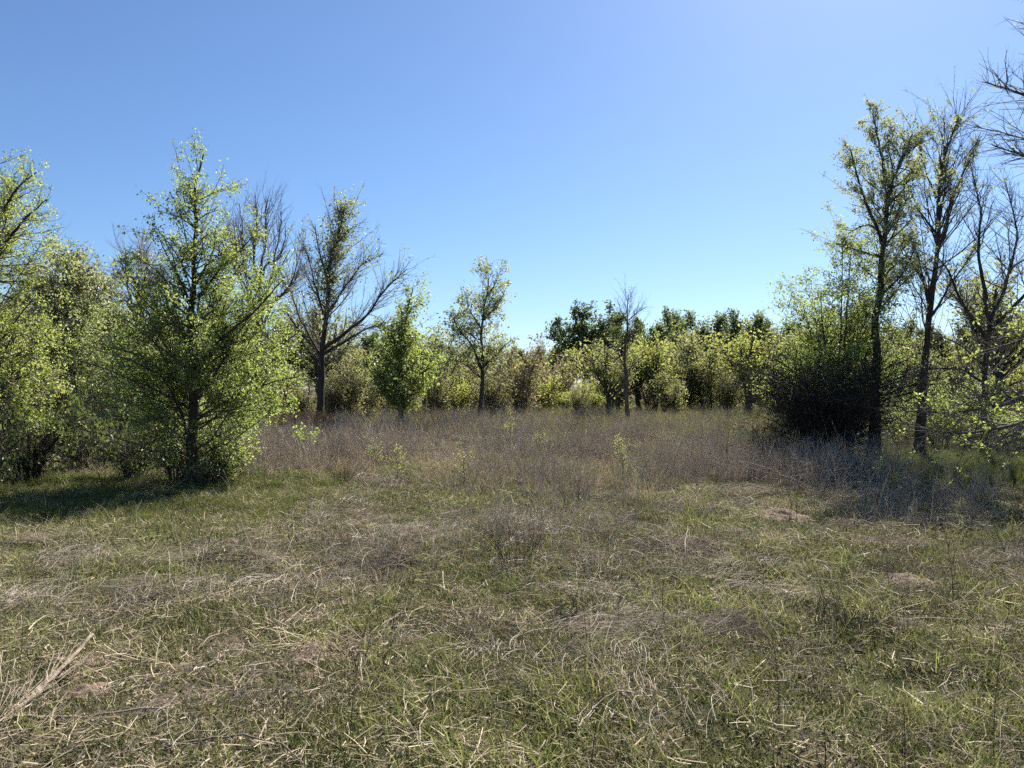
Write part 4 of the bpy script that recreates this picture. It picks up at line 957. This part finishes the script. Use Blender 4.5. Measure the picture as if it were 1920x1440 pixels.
# split pale log with straw strips
def log():
    pa = gpx(-60, 1420); pb = gpx(172, 1222); rg = np.random.default_rng(620)
    a = np.array([*pa, gz(*pa) + .03]); b = np.array([*pb, gz(*pb) + .045])
    root = thing('split_log', 'weathered pale split log with peeling strips of wood', 'log', (pa[0], pa[1], gz(*pa)))
    o = np.array(root.location)
    P = 26; q = a + (b - a) * np.linspace(0, 1, P)[:, None] - o; q[:, 2] += .008 * rg.normal(size=P).cumsum() * .3
    q[:, 0] += .03 * np.sin(np.linspace(0, 3, P)); rad = np.linspace(.015, .011, P) * rg.uniform(.85, 1.15, P)
    V, Q = tubes([(q[None], rad[None], 10)]); V += rg.normal(size=V.shape) * .0025
    link('core', mesh_from('log_core', V, Q, M['deadwood']), root)
    n = 44; t = rg.uniform(0, .6, n); k = (t * (P - 1)).astype(int); d0 = norm(q[-1] - q[0])
    st = np.empty((n, 8, 3)); pos = q[k] + norm(rg.normal(size=(n, 3))) * rad[k][:, None] * rg.uniform(1, 2.6, n)[:, None]; pos[:, 2] = np.clip(pos[:, 2], .01, .06)
    d = norm(d0 + rg.normal(size=(n, 3)) * np.array([.16, .16, .03])); L = rg.uniform(.2, .6, n)
    for j in range(8):
        st[:, j] = pos; pos = pos + d * (L / 7)[:, None]; d = norm(d + rg.normal(size=(n, 3)) * .06)
    st[:, :, 2] = np.maximum(st[:, :, 2], .006)
    V, Q = tubes([(st, np.full((n, 8), .0026) * rg.uniform(.6, 1.6, n)[:, None], 4)])
    tag(link('wood_strips', mesh_from('log_strips', V, Q, M['deadwood']), root), kind='stuff')
log()

# bare soil mounds
def mound(px, py, w, hgt, seed, label):
    x, y = gpx(px, py); wm = w / F * y / 2; rg = np.random.default_rng(seed)
    Rn, An = 22, 48; r = np.linspace(0, 1, Rn)[:, None]; a = np.linspace(0, 2 * np.pi, An, endpoint=False)[None]
    ed = 1 + .9 * (fbm(np.cos(a) * 1.8 + seed, np.sin(a) * 1.8, seed, 3) - .5)
    X = r * wm * ed * np.cos(a); Y = r * wm * ed * np.sin(a) * 1.15
    n1 = fbm((X + x) * 11, (Y + y) * 11, seed, 4)
    Z = hgt * .7 * (1 - r ** 2) ** 1.3 * (.1 + 1.8 * n1) + H(X + x, Y + y) - gz(x, y) + .018 * (1 - r) + .03 * (n1 - .5) * (1 - r ** 4) - .03 * r ** 6
    V = np.stack([X, Y, Z], -1).reshape(-1, 3)
    i = np.arange(Rn - 1)[:, None] * An; j = np.arange(An)[None]; j2 = (j + 1) % An
    Q = np.stack([i + j, i + An + j, i + An + j2, i + j2], -1).reshape(-1, 4)
    o = link('soil_mound', mesh_from('soil_mound', V, [Q], M['soil']), None, (x, y, gz(x, y))); tag(o, label, 'mound', 'soil mounds')
mound(1462, 965, 115, .10, 701, 'reddish crumbly soil mound before the clump of bleached stalks at the thicket')
mound(1705, 1085, 125, .08, 702, 'dark soil mound half in shade beneath the bare trees')
mound(428, 1018, 48, .025, 703, 'small pinkish heap of soil on green turf before the conical elm')
mound(590, 1228, 120, .025, 704, 'broad low mound of pinkish bare soil with grass tufts')
mound(165, 1300, 110, .025, 705, 'low bare soil patch beside the split pale log')
mound(585, 1275, 70, .025, 706, 'small flat heap of pale soil below the broad low mound')
mound(650, 1100, 44, .025, 707, 'tiny pink soil heap amid thatch')
mound(868, 1142, 40, .05, 708, 'small round dark clod of earth in the grass')
mound(500, 1000, 90, .025, 709, 'shallow brown soil scrape behind the bleached clump')
